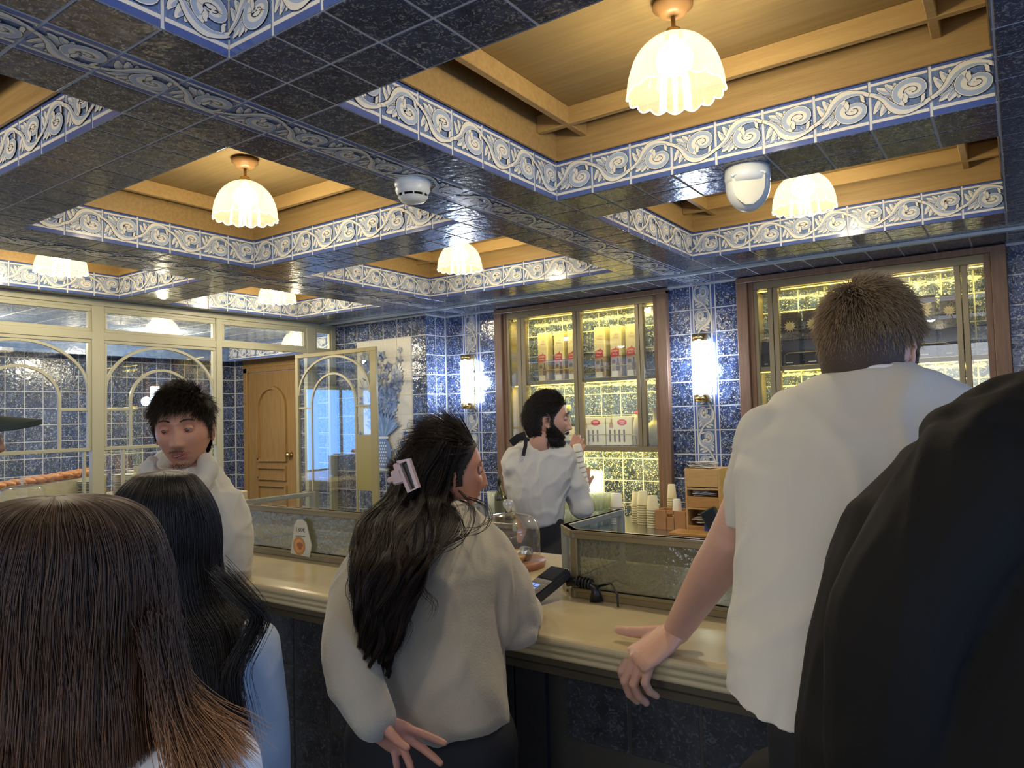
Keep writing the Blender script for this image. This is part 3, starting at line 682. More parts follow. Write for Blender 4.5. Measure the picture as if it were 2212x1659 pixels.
# ================================================================ VITRINES
M_led = emat('led_strip', (1.0, 0.66, 0.08), 5)
LEDC = (1.0, 0.76, 0.16)
def vitrine(v, posts, zt, zb, shelf, label, secs, rails):
    x0, x1 = v; t = thing('vitrine', label, 'display cabinet', W((x0+x1)/2, YB, ZB)); inv = Matrix.Translation(-W((x0+x1)/2, YB, ZB))
    def part(name, m, boxes, ch=.002):
        b = MB()
        for a, c in boxes: b.cbox(W(*a), W(*c), ch)
        b.xf(inv); return b.build(name, m, t)
    part('timber_frame', M_frame, [((x0-.02, YB-.25, -9), (x0+.42, YB+.25, 5.12)), ((x1-.42, YB-.25, -9), (x1+.02, YB+.25, 5.12)), ((x0-.02, YB-.26, 4.98), (x1+.02, YB+.25, 5.2))], .004)
    part('frame_bead', M_frame, [((x0+.42, YB-.12, -9), (x0+.62, YB+.25, 5.0))], .003); part('frame_bead', M_frame, [((x1-.62, YB-.12, -9), (x1-.42, YB+.25, 5.0))], .003)
    a, c = x0+.6, x1-.45
    part('cabinet_frame', M_bronze, [((a, YB-.08, zt), (c, YB+.15, 4.98)), ((a, YB-.08, zb-.24), (c, YB+.15, zb)), ((a-.05, YB-.08, zb), (a+.16, YB+.15, zt)), ((c-.16, YB-.08, zb), (c+.05, YB+.15, zt))])
    for p0, p1 in posts: part('post', M_bronze, [((p0, YB-.1, zb), ((p0+p1)/2-.012, YB+.15, zt)), (((p0+p1)/2+.012, YB-.1, zb), (p1, YB+.15, zt))])
    part('shelf', M_bronze, [((a, YB+.02, shelf-.09), (c, NB, shelf+.09))])
    part('cabinet_top', M_bronze2, [((a, YB+.15, zt+.02), (c, NB, zt+.12))]); part('cabinet_floor', M_bronze2, [((a, YB+.15, zb-.2), (c, NB, zb-.05))])
    part('side_panel', M_bronze2, [((x0+.45, YB+.15, zb), (x0+.6, NB, zt))]); part('side_panel', M_bronze2, [((x1-.6, YB+.15, zb), (x1-.45, NB, zt))])
    for z in (zt-.06, shelf-.12):
        for s0, s1 in secs: part('led_strip', M_led, [((s0+.05, YB+.24, z-.005), (s1-.05, YB+.29, z+.03))], .001)
    part('led_strip', M_led, [((a+.2, YB+.8, zb-.28), (c-.2, YB+.9, zb-.24))], .001)
    for s0, s1 in secs: part('pane', M_glass, [((s0, YB+.0, zb), (s1, YB+.02, zt))], .0005)
    for z, r0, r1 in rails:   # little gallery rails along the shelf fronts
        b = MB(); b.smooth = True; y = YB+.35
        b.tube([W(r0+.1, y, z), W(r0+.1, y, z+.42), W(r0+.25, y, z+.5), W(r1-.45, y, z+.5), W(r1-.25, y, z+.42), W(r1-.2, y, z)], .0035, 8); b.xf(inv); b.build('gallery_rail', M_bronze, t)
    xm = W((x0+x1)/2, 0, 0).x; wdt = (x1-x0-1.6)*T; y = W(0, YB+.24, 0).y
    for z, e, rx in ((zt-.12, 5.5, .42), (shelf-.16, 6, .42), (zb-.32, 8, .5)):
        light('cabinet_led', 'AREA', (xm, y+.02, W(0, 0, z).z), e, LEDC, wdt, .03, (rx, 0, 0))
    return t
vitrine(V1, [(-19.72, -19.25), (-16.62, -16.2), (-13.5, -13.12)], 4.68, -1.46, 1.52, 'lit display vitrine with tall tubes, left of the two in the back wall',
        [(-20.2, -19.72), (-19.25, -16.62), (-16.2, -13.5), (-13.12, -12.6)], [(1.61, -19.3, -16.5), (1.61, -16.3, -13.6), (-1.46, -16.3, -13.6), (-1.46, -19.3, -16.5)])
vitrine(V2, [(-7.85, -7.46), (-4.75, -4.35), (-1.62, -1.25)], 4.68, -1.46, 1.55, 'lit display vitrine with dark boxes, right of the two in the back wall',
        [(-8.4, -7.85), (-7.46, -4.75), (-4.35, -1.62), (-1.25, -.75)], [(1.64, -7.5, -4.9), (1.64, -4.2, -1.6)])
def text(name, body, size, mat_, parent, M, align='CENTER', ext=0.0002):
    c = bpy.data.curves.new(name, 'FONT'); c.body = body; c.size = size; c.extrude = ext; c.align_x = align; c.align_y = 'CENTER'; c.resolution_u = 2
    o = bpy.data.objects.new(name, c); COL.objects.link(o); me = evalmesh(o, name); bpy.data.objects.remove(o); me.materials.clear(); me.materials.append(mat_)
    return obj(name, me, parent, M=M)
FRONT = lambda x, y, z: Matrix(((1, 0, 0, x), (0, 0, -1, y), (0, 1, 0, z), (0, 0, 0, 1)))   # local xy -> xz, facing -y
M_tubecard = pmat('printed_tube_cream', (0.80, 0.72, 0.44), .5, var=(14, (0.84, 0.78, 0.56), .8)); M_tubelow = pmat('printed_tube_lower', (0.52, 0.44, 0.34), .5, var=(30, (0.28, 0.16, 0.10), .8))
M_red = pmat('label_red', (0.62, 0.03, 0.045), .5); M_wht = pmat('print_white', (0.85, 0.85, 0.82), .5); M_dk = pmat('print_brown', (0.10, 0.05, 0.03), .5); M_gold = pmat('print_gold', (0.55, 0.42, 0.22), .4)
# tall carton tubes on the upper shelf
def carton(x, z, label, q):
    w, h = .10, .42; y = W(0, YB+.62, 0).y; t = thing('bottle_carton', label, 'carton', (W(x, 0, 0).x, y, W(0, 0, z).z), group='tall printed cartons on the upper shelf of the left vitrine')
    b = MB(); b.cbox((-w/2, 0, .17), (w/2, w, h), .006); b.build('upper_print', M_tubecard, t)
    b = MB(); b.cbox((-w/2, 0, 0), (w/2, w, .172), .004); b.build('lower_print', M_tubelow, t)
    b = MB(); b.poly([(-w/2+.004, .165), (w/2-.02, .172), (w/2-.018, .225), (.012, .232), (.005, .25), (-.004, .234), (-w/2+.006, .222)], 0, 0); b.xf(FRONT(0, -.0006, 0)); b.build('red_label', M_red, t)
    text('lettering', 'GINJA', .023, M_wht, t, FRONT(-.008, -.0012, .212)); text('lettering', 'cherry', .019, M_wht, t, FRONT(-.008, -.0012, .188))
    text('lettering', 'do', .03, M_gold, t, FRONT(.008, -.0008, .345)); text('lettering', 'Nata', .024, M_gold, t, FRONT(.004, -.0008, .322))
    b = MB(); b.poly([(.004, .05), (.034, .05), (.034, .10), (.024, .125), (.024, .155), (.012, .155), (.012, .125), (.004, .10)], 0, 0)
    b.poly([(-.034, .11), (-.008, .11), (-.004, .135), (-.02, .145), (-.036, .13)], 0, 0); b.xf(FRONT(0, -.0006, 0)); b.build('printed_bottle', M_dk, t)
    b = MB(); b.poly([(-w/2+.01, .004), (w/2-.03, .004), (w/2-.03, .05), (-w/2+.01, .05)], 0, 0); b.xf(FRONT(0, -.0007, 0)); b.build('white_panel', M_card, t)
for k, x in enumerate([-18.73, -17.81, -17.05]): carton(x, 1.62, ['tall cream carton with a red label, first from the left on the shelf', 'tall cream carton with a red label, second from the left on the shelf', 'tall cream carton with a red label, partly hidden by the middle post'][k], k)
for k, x in enumerate([-15.63, -14.82, -14.04]): carton(x, 1.62, ['tall cream carton with a red label, just right of the middle post', 'tall cream carton with a red label, second right of the middle post', 'tall cream carton with a red label, beside the right post'][k], k)
# white boxes with slots on the lower shelf
def slotbox(x, label):
    w, h = .232, .232; t = thing('bottle_pack', label, 'box', (W(x, 0, 0).x, W(0, YB+.65, 0).y, W(0, 0, -1.45).z), group='white four-slot packs on the lower shelf')
    b = MB(); b.cbox((-w/2, 0, 0), (w/2, .09, h), .003); b.build('body', M_card, t)
    for k in range(4):
        b = MB(); b.cbox((-w/2+.028+k*.042, -.0006, .025), (-w/2+.044+k*.042, .003, .125), .001); b.build('slot', M_dk, t)
    b = MB(); b.poly([(.0+.045*math.cos(a)**1, .026*math.sin(a)) for a in np.linspace(0, 2*pi, 9)[:-1]+pi/8], 0, 0); b.xf(FRONT(.03, -.0008, .185)); b.build('red_badge', M_red, t)
    text('lettering', 'GINJA', .018, M_wht, t, FRONT(.03, -.0015, .19)); text('lettering', 'cherry', .013, M_wht, t, FRONT(.03, -.0015, .175))
    b = MB(); b.poly([(-.085, .14), (-.05, .14), (-.05, .17), (-.06, .19), (-.06, .215), (-.07, .215), (-.072, .19), (-.085, .17)], 0, 0); b.xf(FRONT(0, -.0008, 0)); b.build('printed_glass', pmat('print_beige', (.45, .28, .16), .5), t)
slotbox(-16.14, 'white slotted pack with a red badge, left of the pair'); slotbox(-14.80, 'white slotted pack with a red badge, right of the pair')
t = thing('vase', 'bulbous cream vase with a flared neck at the right end of the vitrine', 'vase', W(-13.02, YB+.72, -1.45))
b = MB(); b.smooth = True; b.lathe([(.001, 0), (.045, 0), (.07, .03), (.083, .09), (.08, .14), (.06, .175), (.026, .20), (.022, .25), (.034, .29), (.045, .298), (.036, .288), (.001, .22)], n=32); b.build('body', pmat('vase_glaze', (.62, .60, .34), .3, var=(25, (.50, .50, .40), .7)), t)
b = MB(); b.smooth = True; b.tube([(.03, 0, .27), (.055, 0, .26), (.062, 0, .22), (.058, 0, .175)], .006, 8); b.build('handle', M_gold, t)
M_btl = glassmat('dark_bottle_glass', (.10, .12, .03), refl=.2); M_btl = pmat('bottle_glass', (.03, .035, .012), .08, spec=.7)
def bottle(name, x, y, z, label, cap=(.7, .6, .1), h=.29, r=.037, lab=(.75, .68, .45), red=False, cat='bottle'):
    t = thing(name, label, cat, (x, y, z)); b = MB(); b.smooth = True
    b.lathe([(.001, 0), (r, .002), (r, h*.52), (r*.85, h*.60), (r*.36, h*.72), (r*.34, h*.9), (r*.40, h*.91), (r*.38, h*.94), (.001, h*.94)], n=24); b.build('glass_body', M_btl, t)
    b = MB(); b.smooth = True; b.lathe([(r*1.02, h*.12), (r*1.02, h*.46)], n=24); b.build('label', pmat('bottle_label', lab, .6), t)
    b = MB(); b.smooth = True; b.lathe([(.001, h*1.0), (r*.42, h), (r*.43, h*.84), (r*.36, h*.84)], n=16); b.build('cap', pmat('bottle_cap', cap, .4), t)
    return t
zs = W(0, 0, -1.45).z; yv = W(0, YB+.6, 0).y
bottle('liqueur_bottle', W(-17.35, 0, 0).x, yv, zs, 'dark liqueur bottle with a yellow cap and cream label behind the bearded bartender', h=.34, r=.045)
t = thing('gift_carton', 'yellowed gift carton with printed cherries beside the liqueur bottle', 'box', (W(-17.95, 0, 0).x, yv-.01, zs)); b = MB(); b.cbox((-.05, -.035, 0), (.05, .035, .2), .003); b.build('body', M_tubecard, t)
b = MB(); b.poly([(.032*math.cos(a), .022*math.sin(a)) for a in np.linspace(0, 5.5, 8)], 0, 0); b.xf(FRONT(0, -.0365, .11)); b.build('cherry_print', M_red, t)
t = thing('figurine_bottle', 'cream ceramic bottle with a cork and red seal beside the slotted packs', 'bottle', (W(-13.87, 0, 0).x, yv+.02, zs)); b = MB(); b.smooth = True
b.lathe([(.001, 0), (.042, .003), (.045, .14), (.035, .2), (.03, .215), (.03, .25), (.001, .25)], n=24); b.build('body', pmat('ceramic_cream', (.6, .55, .4), .4), t)
b = MB(); b.smooth = True; b.lathe([(.031, .25), (.033, .262), (.012, .272), (.001, .272)], n=20); b.build('seal', M_red, t)
b = MB(); b.smooth = True; b.lathe([(.001, .27), (.012, .272), (.014, .3), (.001, .302)], n=12); b.build('cork', M_dk, t)
# dark boxes with gold rosettes in the right vitrine
M_dbox = pmat('dark_gift_box', (.022, .014, .018), .5); M_ros = pmat('rosette_print', (.50, .42, .24), .5)
def dbox(x, z, w, h, label, ros=True, d=.1):
    t = thing('gift_box', label, 'box', (W(x, 0, 0).x, W(0, YB+.5, 0).y, W(0, 0, z).z), group='dark gift boxes in the right vitrine')
    b = MB(); b.cbox((-w/2, 0, 0), (w/2, d, h), .002); b.build('body', M_dbox, t)
    if ros:
        b = MB()
        for k in range(12):
            a = k*pi/6; c, s = math.cos(a), math.sin(a); r = w*.36
            b.poly([(0, 0), (c*r*.6-s*r*.16, s*r*.6+c*r*.16), (c*r, s*r), (c*r*.6+s*r*.16, s*r*.6-c*r*.16)], .0001*(k % 3), 0)
        b.xf(FRONT(0, -.0008, h*.74)); b.build('gold_rosette', M_ros, t)
    b = MB(); b.poly([(-w*.3, .02), (w*.1, .02), (w*.1, .026), (-w*.3, .026)], 0, 0); b.xf(FRONT(0, -.0008, 0)); b.build('printed_line', M_wht, t)
for k, (x, w, h, r) in enumerate([(-7.2, .115, .375, 1), (-6.35, .13, .38, 1), (-5.4, .12, .37, 1), (-3.9, .13, .38, 1), (-2.62, .12, .40, 1), (-1.85, .10, .39, 1)]):
    dbox(x, 1.65, w, h, ['dark box with a gold rosette, leftmost in the right vitrine', 'dark box with a gold rosette, just left of the head of the T-shirt man', 'dark box with a gold rosette mostly behind the head', 'dark box with a gold rosette behind the right side of the head', 'dark box with a gold rosette just right of the head', 'dark box with a gold rosette beside the right post'][k])
dbox(-1.0, -1.45, .15, .14, 'low dark red box at the lower right of the right vitrine', False)
dbox(-8.12, 1.65, .06, .2, 'narrow dark object in the left side bay of the right vitrine', False)
# ---- small table lamp, plug box
t = thing('table_lamp', 'small lit lamp with a square cream shade standing among the glasses', 'lamp', (-2.72, 4.93, .80))
b = MB(); b.smooth = True; b.lathe([(.001, 0), (.055, 0), (.055, .012), (.012, .02), (.008, .2), (.001, .2)], n=24); b.build('base', M_brass, t)
b = MB(); b.cbox((-.075, -.05, .185), (.075, .05, .36), .008); b.build('shade', emat('glowing_shade', (1.0, .84, .46), 1.3), t)
t = thing('wall_box', 'small white box on the side of the tiled corner', 'wall box', W(-24.25, 28.2, .0)); b = MB(); b.cbox((-.0, -.06, -.05), (.03, .06, .0), .003); b.cbox((.028, -.045, -.04), (.034, .045, -.01), .001); b.build('body', M_white, t)
light('table_lamp_light', 'POINT', (-2.72, 4.84, 1.07), 1.6, WARM, .05)
# ================================================================ BACK COUNTER and what stands on it
BZ = .80
t = thing('back_counter', 'back bar counter under the vitrines', 'counter', (-2.1, 4.85, 0))
b = MB(); b.cbox((-4.3+2.1, 4.42-4.85, BZ-.04), (0.3+2.1, 5.128-4.85, BZ), .006); b.build('worktop', M_steel, t)
b = MB(); b.box((-4.28+2.1, 4.47-4.85, 0), (.28+2.1, 5.12-4.85, BZ-.04)); b.build('carcass', pmat('counter_carcass', (.10, .085, .06), .5), t)
for k in range(6):
    x = -4.2+2.1+k*.745; b = MB(); b.cbox((x, 4.45-4.85, .08), (x+.72, 4.475-4.85, BZ-.06), .004); d = b.build('door', pmat('counter_door', (.13, .11, .08), .5), t)
    b = MB(); b.cbox((x+.3, 4.43-4.85, BZ-.12), (x+.42, 4.45-4.85, BZ-.105), .003); b.build('handle', M_steel, d)
WOODL = pmat('light_wood', (.62, .40, .17), .5, var=(12, (.55, .33, .13), .8), stretch=(1, 5, 5)); WOODD = pmat('honey_wood', (.52, .28, .09), .5, var=(12, (.44, .22, .07), .8), stretch=(1, 5, 5))
# wooden organiser
ox, oy = -1.73, 4.62
t = thing('wooden_organiser', 'light wooden organiser with three compartments and paper goods', 'organiser', (ox, oy, BZ)); w, d, h = .235, .21, .42
b = MB(); b.cbox((-w/2, 0, 0), (-w/2+.012, d, h), .001); b.cbox((w/2-.012, 0, 0), (w/2, d, h), .001); b.cbox((-w/2, d-.01, 0), (w/2, d, h), .001)
for z in (.005, .155, .285, .408): b.cbox((-w/2+.01, 0, z-.005), (w/2-.01, d-.01, z+.008), .001)
b.build('carcass', WOODL, t)
for z0, z1, m in [(.30, .41, WOODL), (.165, .235, WOODD), (.0, .045, WOODD)]: b = MB(); b.cbox((-w/2+.011, -.002, z0), (w/2-.011, .008, z1), .001); b.build('front_board', m, t)
text('lettering', '—O', .020, M_gold, t, FRONT(.05, -.003, .38))
M_pap = pmat('paper_packets', (.72, .70, .64), .6, var=(40, (.5, .45, .40), .7))
def packets(name, x, y, z, n, w, h, label, seed):
    r = random.Random(seed); t = thing(name, label, 'paper packets', (x, y, z))
    for k in range(n):
        b = MB(); b.cbox((-w/2, -.028, 0), (w/2, .028, .004), .0008)
        b.xf(Matrix.Translation((r.uniform(-.02, .02), r.uniform(-.012, .012), .004+k*.0055)) @ Matrix.Rotation(r.uniform(-.5, .5), 4, 'Z') @ Matrix.Rotation(r.uniform(-.15, .15), 4, 'Y')); b.build('packet', M_pap, t)
packets('sugar_packets', ox, oy+.07, BZ+.235+.002, 9, .14, .05, 'white paper packets in the middle compartment of the wooden organiser', 1)
packets('sugar_packets', ox, oy+.07, BZ+.05, 10, .15, .05, 'white paper packets in the lowest compartment of the wooden organiser', 2)
packets('napkins', ox-.02, oy+.09, BZ+h, 7, .17, .05, 'loose pile of white napkins on top of the wooden organiser', 3)
t = thing('wooden_box', 'low reddish wooden box with a hand hole beside the organiser', 'box', (ox-.24, oy+.02, BZ)); b = MB()
b.cbox((-.11, 0, 0), (-.025, .012, .13), .001); b.cbox((.025, 0, 0), (.11, .012, .13), .001); b.cbox((-.03, 0, 0), (.03, .012, .085), .001); b.cbox((-.03, 0, .108), (.03, .012, .13), .001)
b.cbox((-.11, .01, 0), (-.1, .16, .13), .001); b.cbox((.1, .01, 0), (.11, .16, .13), .001); b.cbox((-.11, .15, 0), (.11, .16, .13), .001); b.cbox((-.1, .01, 0), (.1, .15, .01), .001); b.build('body', pmat('reddish_wood', (.50, .27, .12), .5, var=(12, (.42, .21, .09), .8)), t)
t = thing('serving_board', 'orange-brown wooden board lying in front of the organiser', 'board', (-1.66, 4.50, BZ)); b = MB(); b.cbox((-.24, -.06, 0), (.24, .10, .022), .004); b.build('body', WOODD, t)
M_cup = pmat('paper_cup', (.74, .68, .42), .6); M_cupw = pmat('paper_cup_white', (.78, .76, .66), .6)
def cupstack(x, y, z, n, label, m=M_cup, r=.038, h0=.085, step=.017):
    t = thing('paper_cup_stack', label, 'cups', (x, y, z), group='stacks of paper cups on the back bar')
    for k in range(n):
        b = MB(); b.smooth = True; zz_ = k*step; b.lathe([(.001, zz_+h0), (r*.72, zz_+h0), (r*.99, zz_+.004), (r*1.03, zz_), (r*.97, zz_+.003)], n=28); b.build('cup', m, t)
# upside-down stacks
for i, (x, y, z, n, r, m) in enumerate([(-2.42, 4.74, BZ, 8, .048, M_cupw), (-2.24, 4.80, BZ, 9, .043, M_cup), (-2.12, 4.70, BZ, 8, .044, M_cup), (-2.04, 4.85, BZ, 12, .034, M_cup), (-2.32, 4.87, BZ, 8, .043, M_cup), (-1.95, 4.72, BZ+.0, 7, .034, M_cupw)]):
    cupstack(x, y, z, n, ['white paper cup stack, the wide one next to the glasses', 'cream paper cup stack, second from the glasses', 'cream paper cup stack in the middle of the row', 'tallest and narrowest cream paper cup stack', 'cream paper cup stack at the back behind the others', 'small white paper cup stack right beside the wooden organiser'][i], m, r, h0=.10)
M_gl = glassmat('drinking_glass', (.93, .96, .90), refl=.12, trans=.42, diffuse=(.9, .95, .8))
def glass(x, y, z, h=.11, r=.034, label='clear tumbler in the rows of glasses beside the table lamp', g='clear tumblers stacked in rows on the back bar'):
    o = obj('tumbler', ME_gl, None, (x, y, z), label, 'glass', g); return o
ORD = ['first', 'second', 'third', 'fourth', 'fifth', 'sixth', 'seventh', 'eighth', 'ninth', 'tenth', 'eleventh', 'twelfth', 'thirteenth', 'fourteenth', 'fifteenth', 'sixteenth', 'seventeenth']
RW_ = ['front', 'second', 'third', 'back']
b = MB(); b.smooth = True; b.lathe([(.001, .006), (.026, .006), (.032, .105), (.034, .107), (.034, .105), (.028, .0), (.001, .0)], n=20); ME_gl = b.mesh('tumbler', M_gl)
for r_ in range(4):
    for c in range(8):
        glass(-2.98+c*.070+r_*.0, 4.52+r_*.085, BZ, label=ORD[c]+' clear tumbler from the left in the '+RW_[r_]+' row standing on the back bar')
for r_ in range(1, 4):
    for c in range(3, 8):
        glass(-2.98+c*.070+r_*.0, 4.52+r_*.085, BZ+.112, label=ORD[c-3]+' clear tumbler from the left in the '+RW_[r_]+' row of the upper tier', g='upper tier of tumblers')
t = thing('drain_rack', 'pale green tray under the rows of glasses', 'tray', (-2.74, 4.45, BZ-.0)); b = MB(); b.cbox((-.36, -.06, -.05), (.36, -.035, -.005), .002); b.build('front', pmat('rack_green', (.30, .33, .24), .4), t)
for k in range(9): b = MB(); b.cbox((-.32+k*.08, -.063, -.042), (-.314+k*.08, -.058, -.015), .0005); b.build('slot', M_black, t)
# bottles left of the bartender
for i, (px, py, dp, cap, h, m) in enumerate([(1080, 1092, 4.55, (.03, .03, .02), .30, 0), (1097, 1094, 4.6, (.03, .03, .02), .22, 1), (1106, 1096, 4.7, (.6, .55, .2), .17, 2)]):
    p = at(px, py, 5.55+.08*i); bottle('wine_bottle', p.x, p.y, BZ, ['dark wine bottle with a small white neck tag on the back bar', 'short dark bottle behind the wine bottle', 'small bottle with a yellow cap and white label next to the wine bottles'][i], cap, h+.04, .04, (.1, .1, .06) if m < 2 else (.6, .62, .66))
p = at(1066, 1080, 5.6); t = thing('water_jug', 'clear plastic cup behind the cloche', 'cup', (p.x, p.y, BZ)); b = MB(); b.smooth = True; b.lathe([(.001, .0), (.04, .0), (.048, .22), (.046, .22)], n=24); b.build('body', M_gl, t)
p = at(1538, 1125, 4.66); t = thing('blue_pouch', 'dark and blue printed pouch at the right end of the back bar', 'pouch', (p.x, p.y, BZ)); b = MB()
b.cbox((-.055, 0, 0), (.04, .05, .07), .008); b.build('blue_side', pmat('pouch_blue', (.02, .07, .28), .4), t)
b = MB(); b.cbox((-.05, -.02, 0), (.055, .03, .13), .008); b.xf(Matrix.Translation((.03, 0, .045)) @ Matrix.Rotation(-.5, 4, 'Y')); b.build('dark_side', pmat('pouch_dark', (.012, .02, .03), .4), t)
text('lettering', 'IIIII', .04, M_wht, t, Matrix.Translation((.06, -.022, .12)) @ Matrix.Rotation(-.5, 4, 'Y') @ FRONT(0, 0, 0))
p = at(1545, 1148, 4.62); t = thing('metal_tray', 'small steel tray behind the display case', 'tray', (p.x, p.y, BZ)); b = MB(); b.cbox((-.12, -.04, 0), (.12, .05, .012), .003); b.build('body', M_steel, t)
b = MB(); b.smooth = True; p = at(1586, 1110, 4.68); t = thing('clear_dispenser', 'clear rounded container beside the dark pouch', 'container', (p.x, p.y, BZ)); b.lathe([(.001, 0), (.07, 0), (.07, .17), (.06, .20), (.001, .21)], n=24); b.build('body', M_gl, t)
# ================================================================ FRONT COUNTER
CZ = 1.08; CX0, CX1 = -4.6, 1.7
t = thing('bar_counter', 'long bar counter with a cream marble top and dark tiled front', 'bar counter', (-1.4, 1.9, 0)); inv = Matrix.Translation((1.4, -1.9, 0))
b = MB(); prof = []
b.smooth = False
def bead(yc, zc, r, n=8): return [(yc-r*math.sin(a), zc+r*math.cos(a)) for a in np.linspace(0, pi, n)]
pr = [(2.32, CZ)]+[(1.475, CZ)]+bead(1.462, CZ-.011, .011)[1:]+bead(1.468, CZ-.031, .009)+bead(1.474, CZ-.049, .009)+[(1.50, CZ-.060), (2.32, CZ-.060)]
rs = [[(x, y, z) for y, z in pr] for x in (CX0, CX1)]
b.rings(rs); b.xf(inv); o = b.build('marble_top', M_marble, t)
for p_ in o.data.polygons: p_.use_smooth = False
b = MB(); cv = [(1.50, CZ-.058), (1.505, CZ-.085), (1.53, CZ-.10), (1.555, CZ-.11), (1.56, CZ-.13), (1.62, CZ-.13), (1.62, CZ-.058)]
b.rings([[(x, y, z) for y, z in cv] for x in (CX0, CX1)]); b.xf(inv); b.build('cornice', pmat('cornice_brown', (.12, .095, .055), .5), t)
b = MB(); b.box((CX0, 1.62, 0), (CX1, 2.28, CZ-.06)); b.xf(inv); b.build('carcass', pmat('carcass_dark', (.05, .045, .035), .6), t)
M_ctile = speckle('dark_counter_tile', (.032, .031, .032), (.050, .050, .054), (.09, .095, .10), .56, .3, 70)
me = plain_tile_mb().mesh('tile', M_ctile); k = 0
class _P: pass
for i in range(34):
    for j in range(5):
        x = CX0+.1+i*T; z = CZ-.13-.09-j*T
        if -1.28 < x < -1.02 or (x > -.98 and j > 0): continue
        obj('tile', me, t, M=inv @ tmat((x, 1.62, z), (1, 0, 0), (0, 0, 1)))
b = MB(); b.cbox((-1.25, 1.60, 0), (-1.14, 1.62, CZ-.13), .002); b.cbox((-1.135, 1.60, 0), (-1.04, 1.62, CZ-.13), .002); b.xf(inv); b.build('stone_pilaster', pmat('black_marble', (.010, .011, .016), .2, var=(6, (.03, .03, .035), .6)), t)
b = MB(); b.cbox((-.86, 1.57, .1), (CX1, 1.60, CZ-.42), .004); b.cbox((-.90, 1.585, .05), (CX1, 1.615, CZ-.37), .004); b.xf(inv); b.build('wood_door', pmat('counter_walnut', (.075, .045, .022), .5), t)
# glass display cases
M_case = pmat('case_bronze', (.27, .22, .115), .38, metal=.35); M_caseg = pmat('case_grey_frame', (.36, .38, .33), .4, metal=.2)
M_ham = glassmat('hammered_glass', (.55, .56, .46), refl=.16, rough=.10, bump=(55, .004), trans=.22, diffuse=(.5, .48, .36))
def case(x0, x1, label):
    t = thing('display_case', label, 'display case', ((x0+x1)/2, 1.81, CZ), group='low glazed display cases on the counter'); inv = Matrix.Translation((-(x0+x1)/2, -1.81, -CZ))
    c = .075; z0, z1 = CZ, 1.27; yb = 2.25
    P = [(x0+c, 1.81), (x1-c, 1.81), (x1, 1.81+c), (x1, yb), (x0, yb), (x0, 1.81+c)]
    def frame(za, zb_, w, nm, m, segs):
        for i in segs:
            (ax, ay), (bx, by) = P[i], P[(i+1) % 6]; d = Vector((bx-ax, by-ay, 0)); L = d.length; d.normalize()
            M = Matrix(((d.x, -d.y, 0, ax), (d.y, d.x, 0, ay), (0, 0, 1, 0), (0, 0, 0, 1)))
            b = MB(); b.cbox((-w*.5, -w*.5, za), (L+w*.5, w*.5, zb_), .002); b.cbox((-.004, -w*.62, zb_-(zb_-za)*.35), (L+.004, w*.3, zb_), .001); b.xf(M); b.xf(inv); b.build(nm, m, t)
    frame(z0, z0+.028, .026, 'base_rail', M_case, [5, 0, 1]); frame(z0, z0+.02, .02, 'base_rail', M_caseg, [2, 4])
    frame(z1-.024, z1, .024, 'top_rail', M_case, [5, 0, 1]); frame(z1-.02, z1, .02, 'side_rail', M_caseg, [2, 4])
    for i, (px, py) in enumerate(P):
        b = MB(); b.cbox((px-.011, py-.011, z0), (px+.011, py+.011, z1), .002); b.xf(inv); b.build('post', M_case if i < 2 else M_caseg, t)
    for i in (0, 1, 2, 4, 5):
        (ax, ay), (bx, by) = P[i], P[(i+1) % 6]; d = Vector((bx-ax, by-ay, 0)); L = d.length; d.normalize()
        M = Matrix(((d.x, -d.y, 0, ax), (d.y, d.x, 0, ay), (0, 0, 1, 0), (0, 0, 0, 1)))
        b = MB(); b.box((.008, -.003, z0+.02), (L-.008, .003, z1-.02)); b.xf(M); b.xf(inv); b.build('pane', M_ham if i == 0 else M_glass, t)
    b = MB(); b.box((x0+.03, 1.83, z0+.004), (x1-.03, yb-.01, z0+.012)); b.xf(inv); b.build('tray', pmat('case_tray', (.10, .10, .085), .3), t)
    return t
case(-1.135, .55, 'low bronze-framed glass display case to the right of the card terminal')
case(-2.73, -1.74, 'low bronze-framed glass display case left of the woman in the cream fleece')
# price tag in the left case
p = at(655, 1205, 2.62)
t = thing('price_sign', 'white price sign with a round pastry picture in the left display case', 'price sign', (-2.245, 1.795, CZ+.012)); b = MB()
pts = [(-.055, .03), (-.033, 0), (.033, 0), (.06, .03), (.038, .085), (.012, .125), (-.018, .125), (-.036, .085)]
pts = [(-.060, .005), (.050, .0), (.062, .045), (.034, .128), (.012, .138), (-.018, .136), (-.036, .115)]
n = len(pts); b.rings([[(x, y_, z) for x, z in pts] for y_ in (0, -.003)]); b.build('card', pmat('sign_card', (.62, .64, .58), .5), t)
text('lettering', '1.60€', .024, pmat('ink', (.05, .06, .08), .6), t, FRONT(.0, -.0035, .098)); text('lettering', 'pastel de nata', .010, pmat('ink2', (.15, .16, .2), .6), t, FRONT(.0, -.0035, .075))
b = MB(); b.poly([(.034*math.cos(a), .034*math.sin(a)) for a in np.linspace(0, 2*pi, 21)[:-1]], 0, 0); b.poly([(.026*math.cos(a), .026*math.sin(a)) for a in np.linspace(0, 2*pi, 21)[:-1]], .0003, 1); b.poly([(.006+.016*math.cos(a)*(1+.3*math.sin(3*a)), .014*math.sin(a)) for a in np.linspace(0, 2*pi, 17)[:-1]], .0006, 2); b.xf(FRONT(-.008, -.004, .038)); b.build('pastry_picture', [pmat('pastry_edge', (.55, .25, .07), .5), pmat('pastry_custard', (.66, .36, .13), .5), pmat('pastry_burnt', (.36, .11, .04), .5)], t)
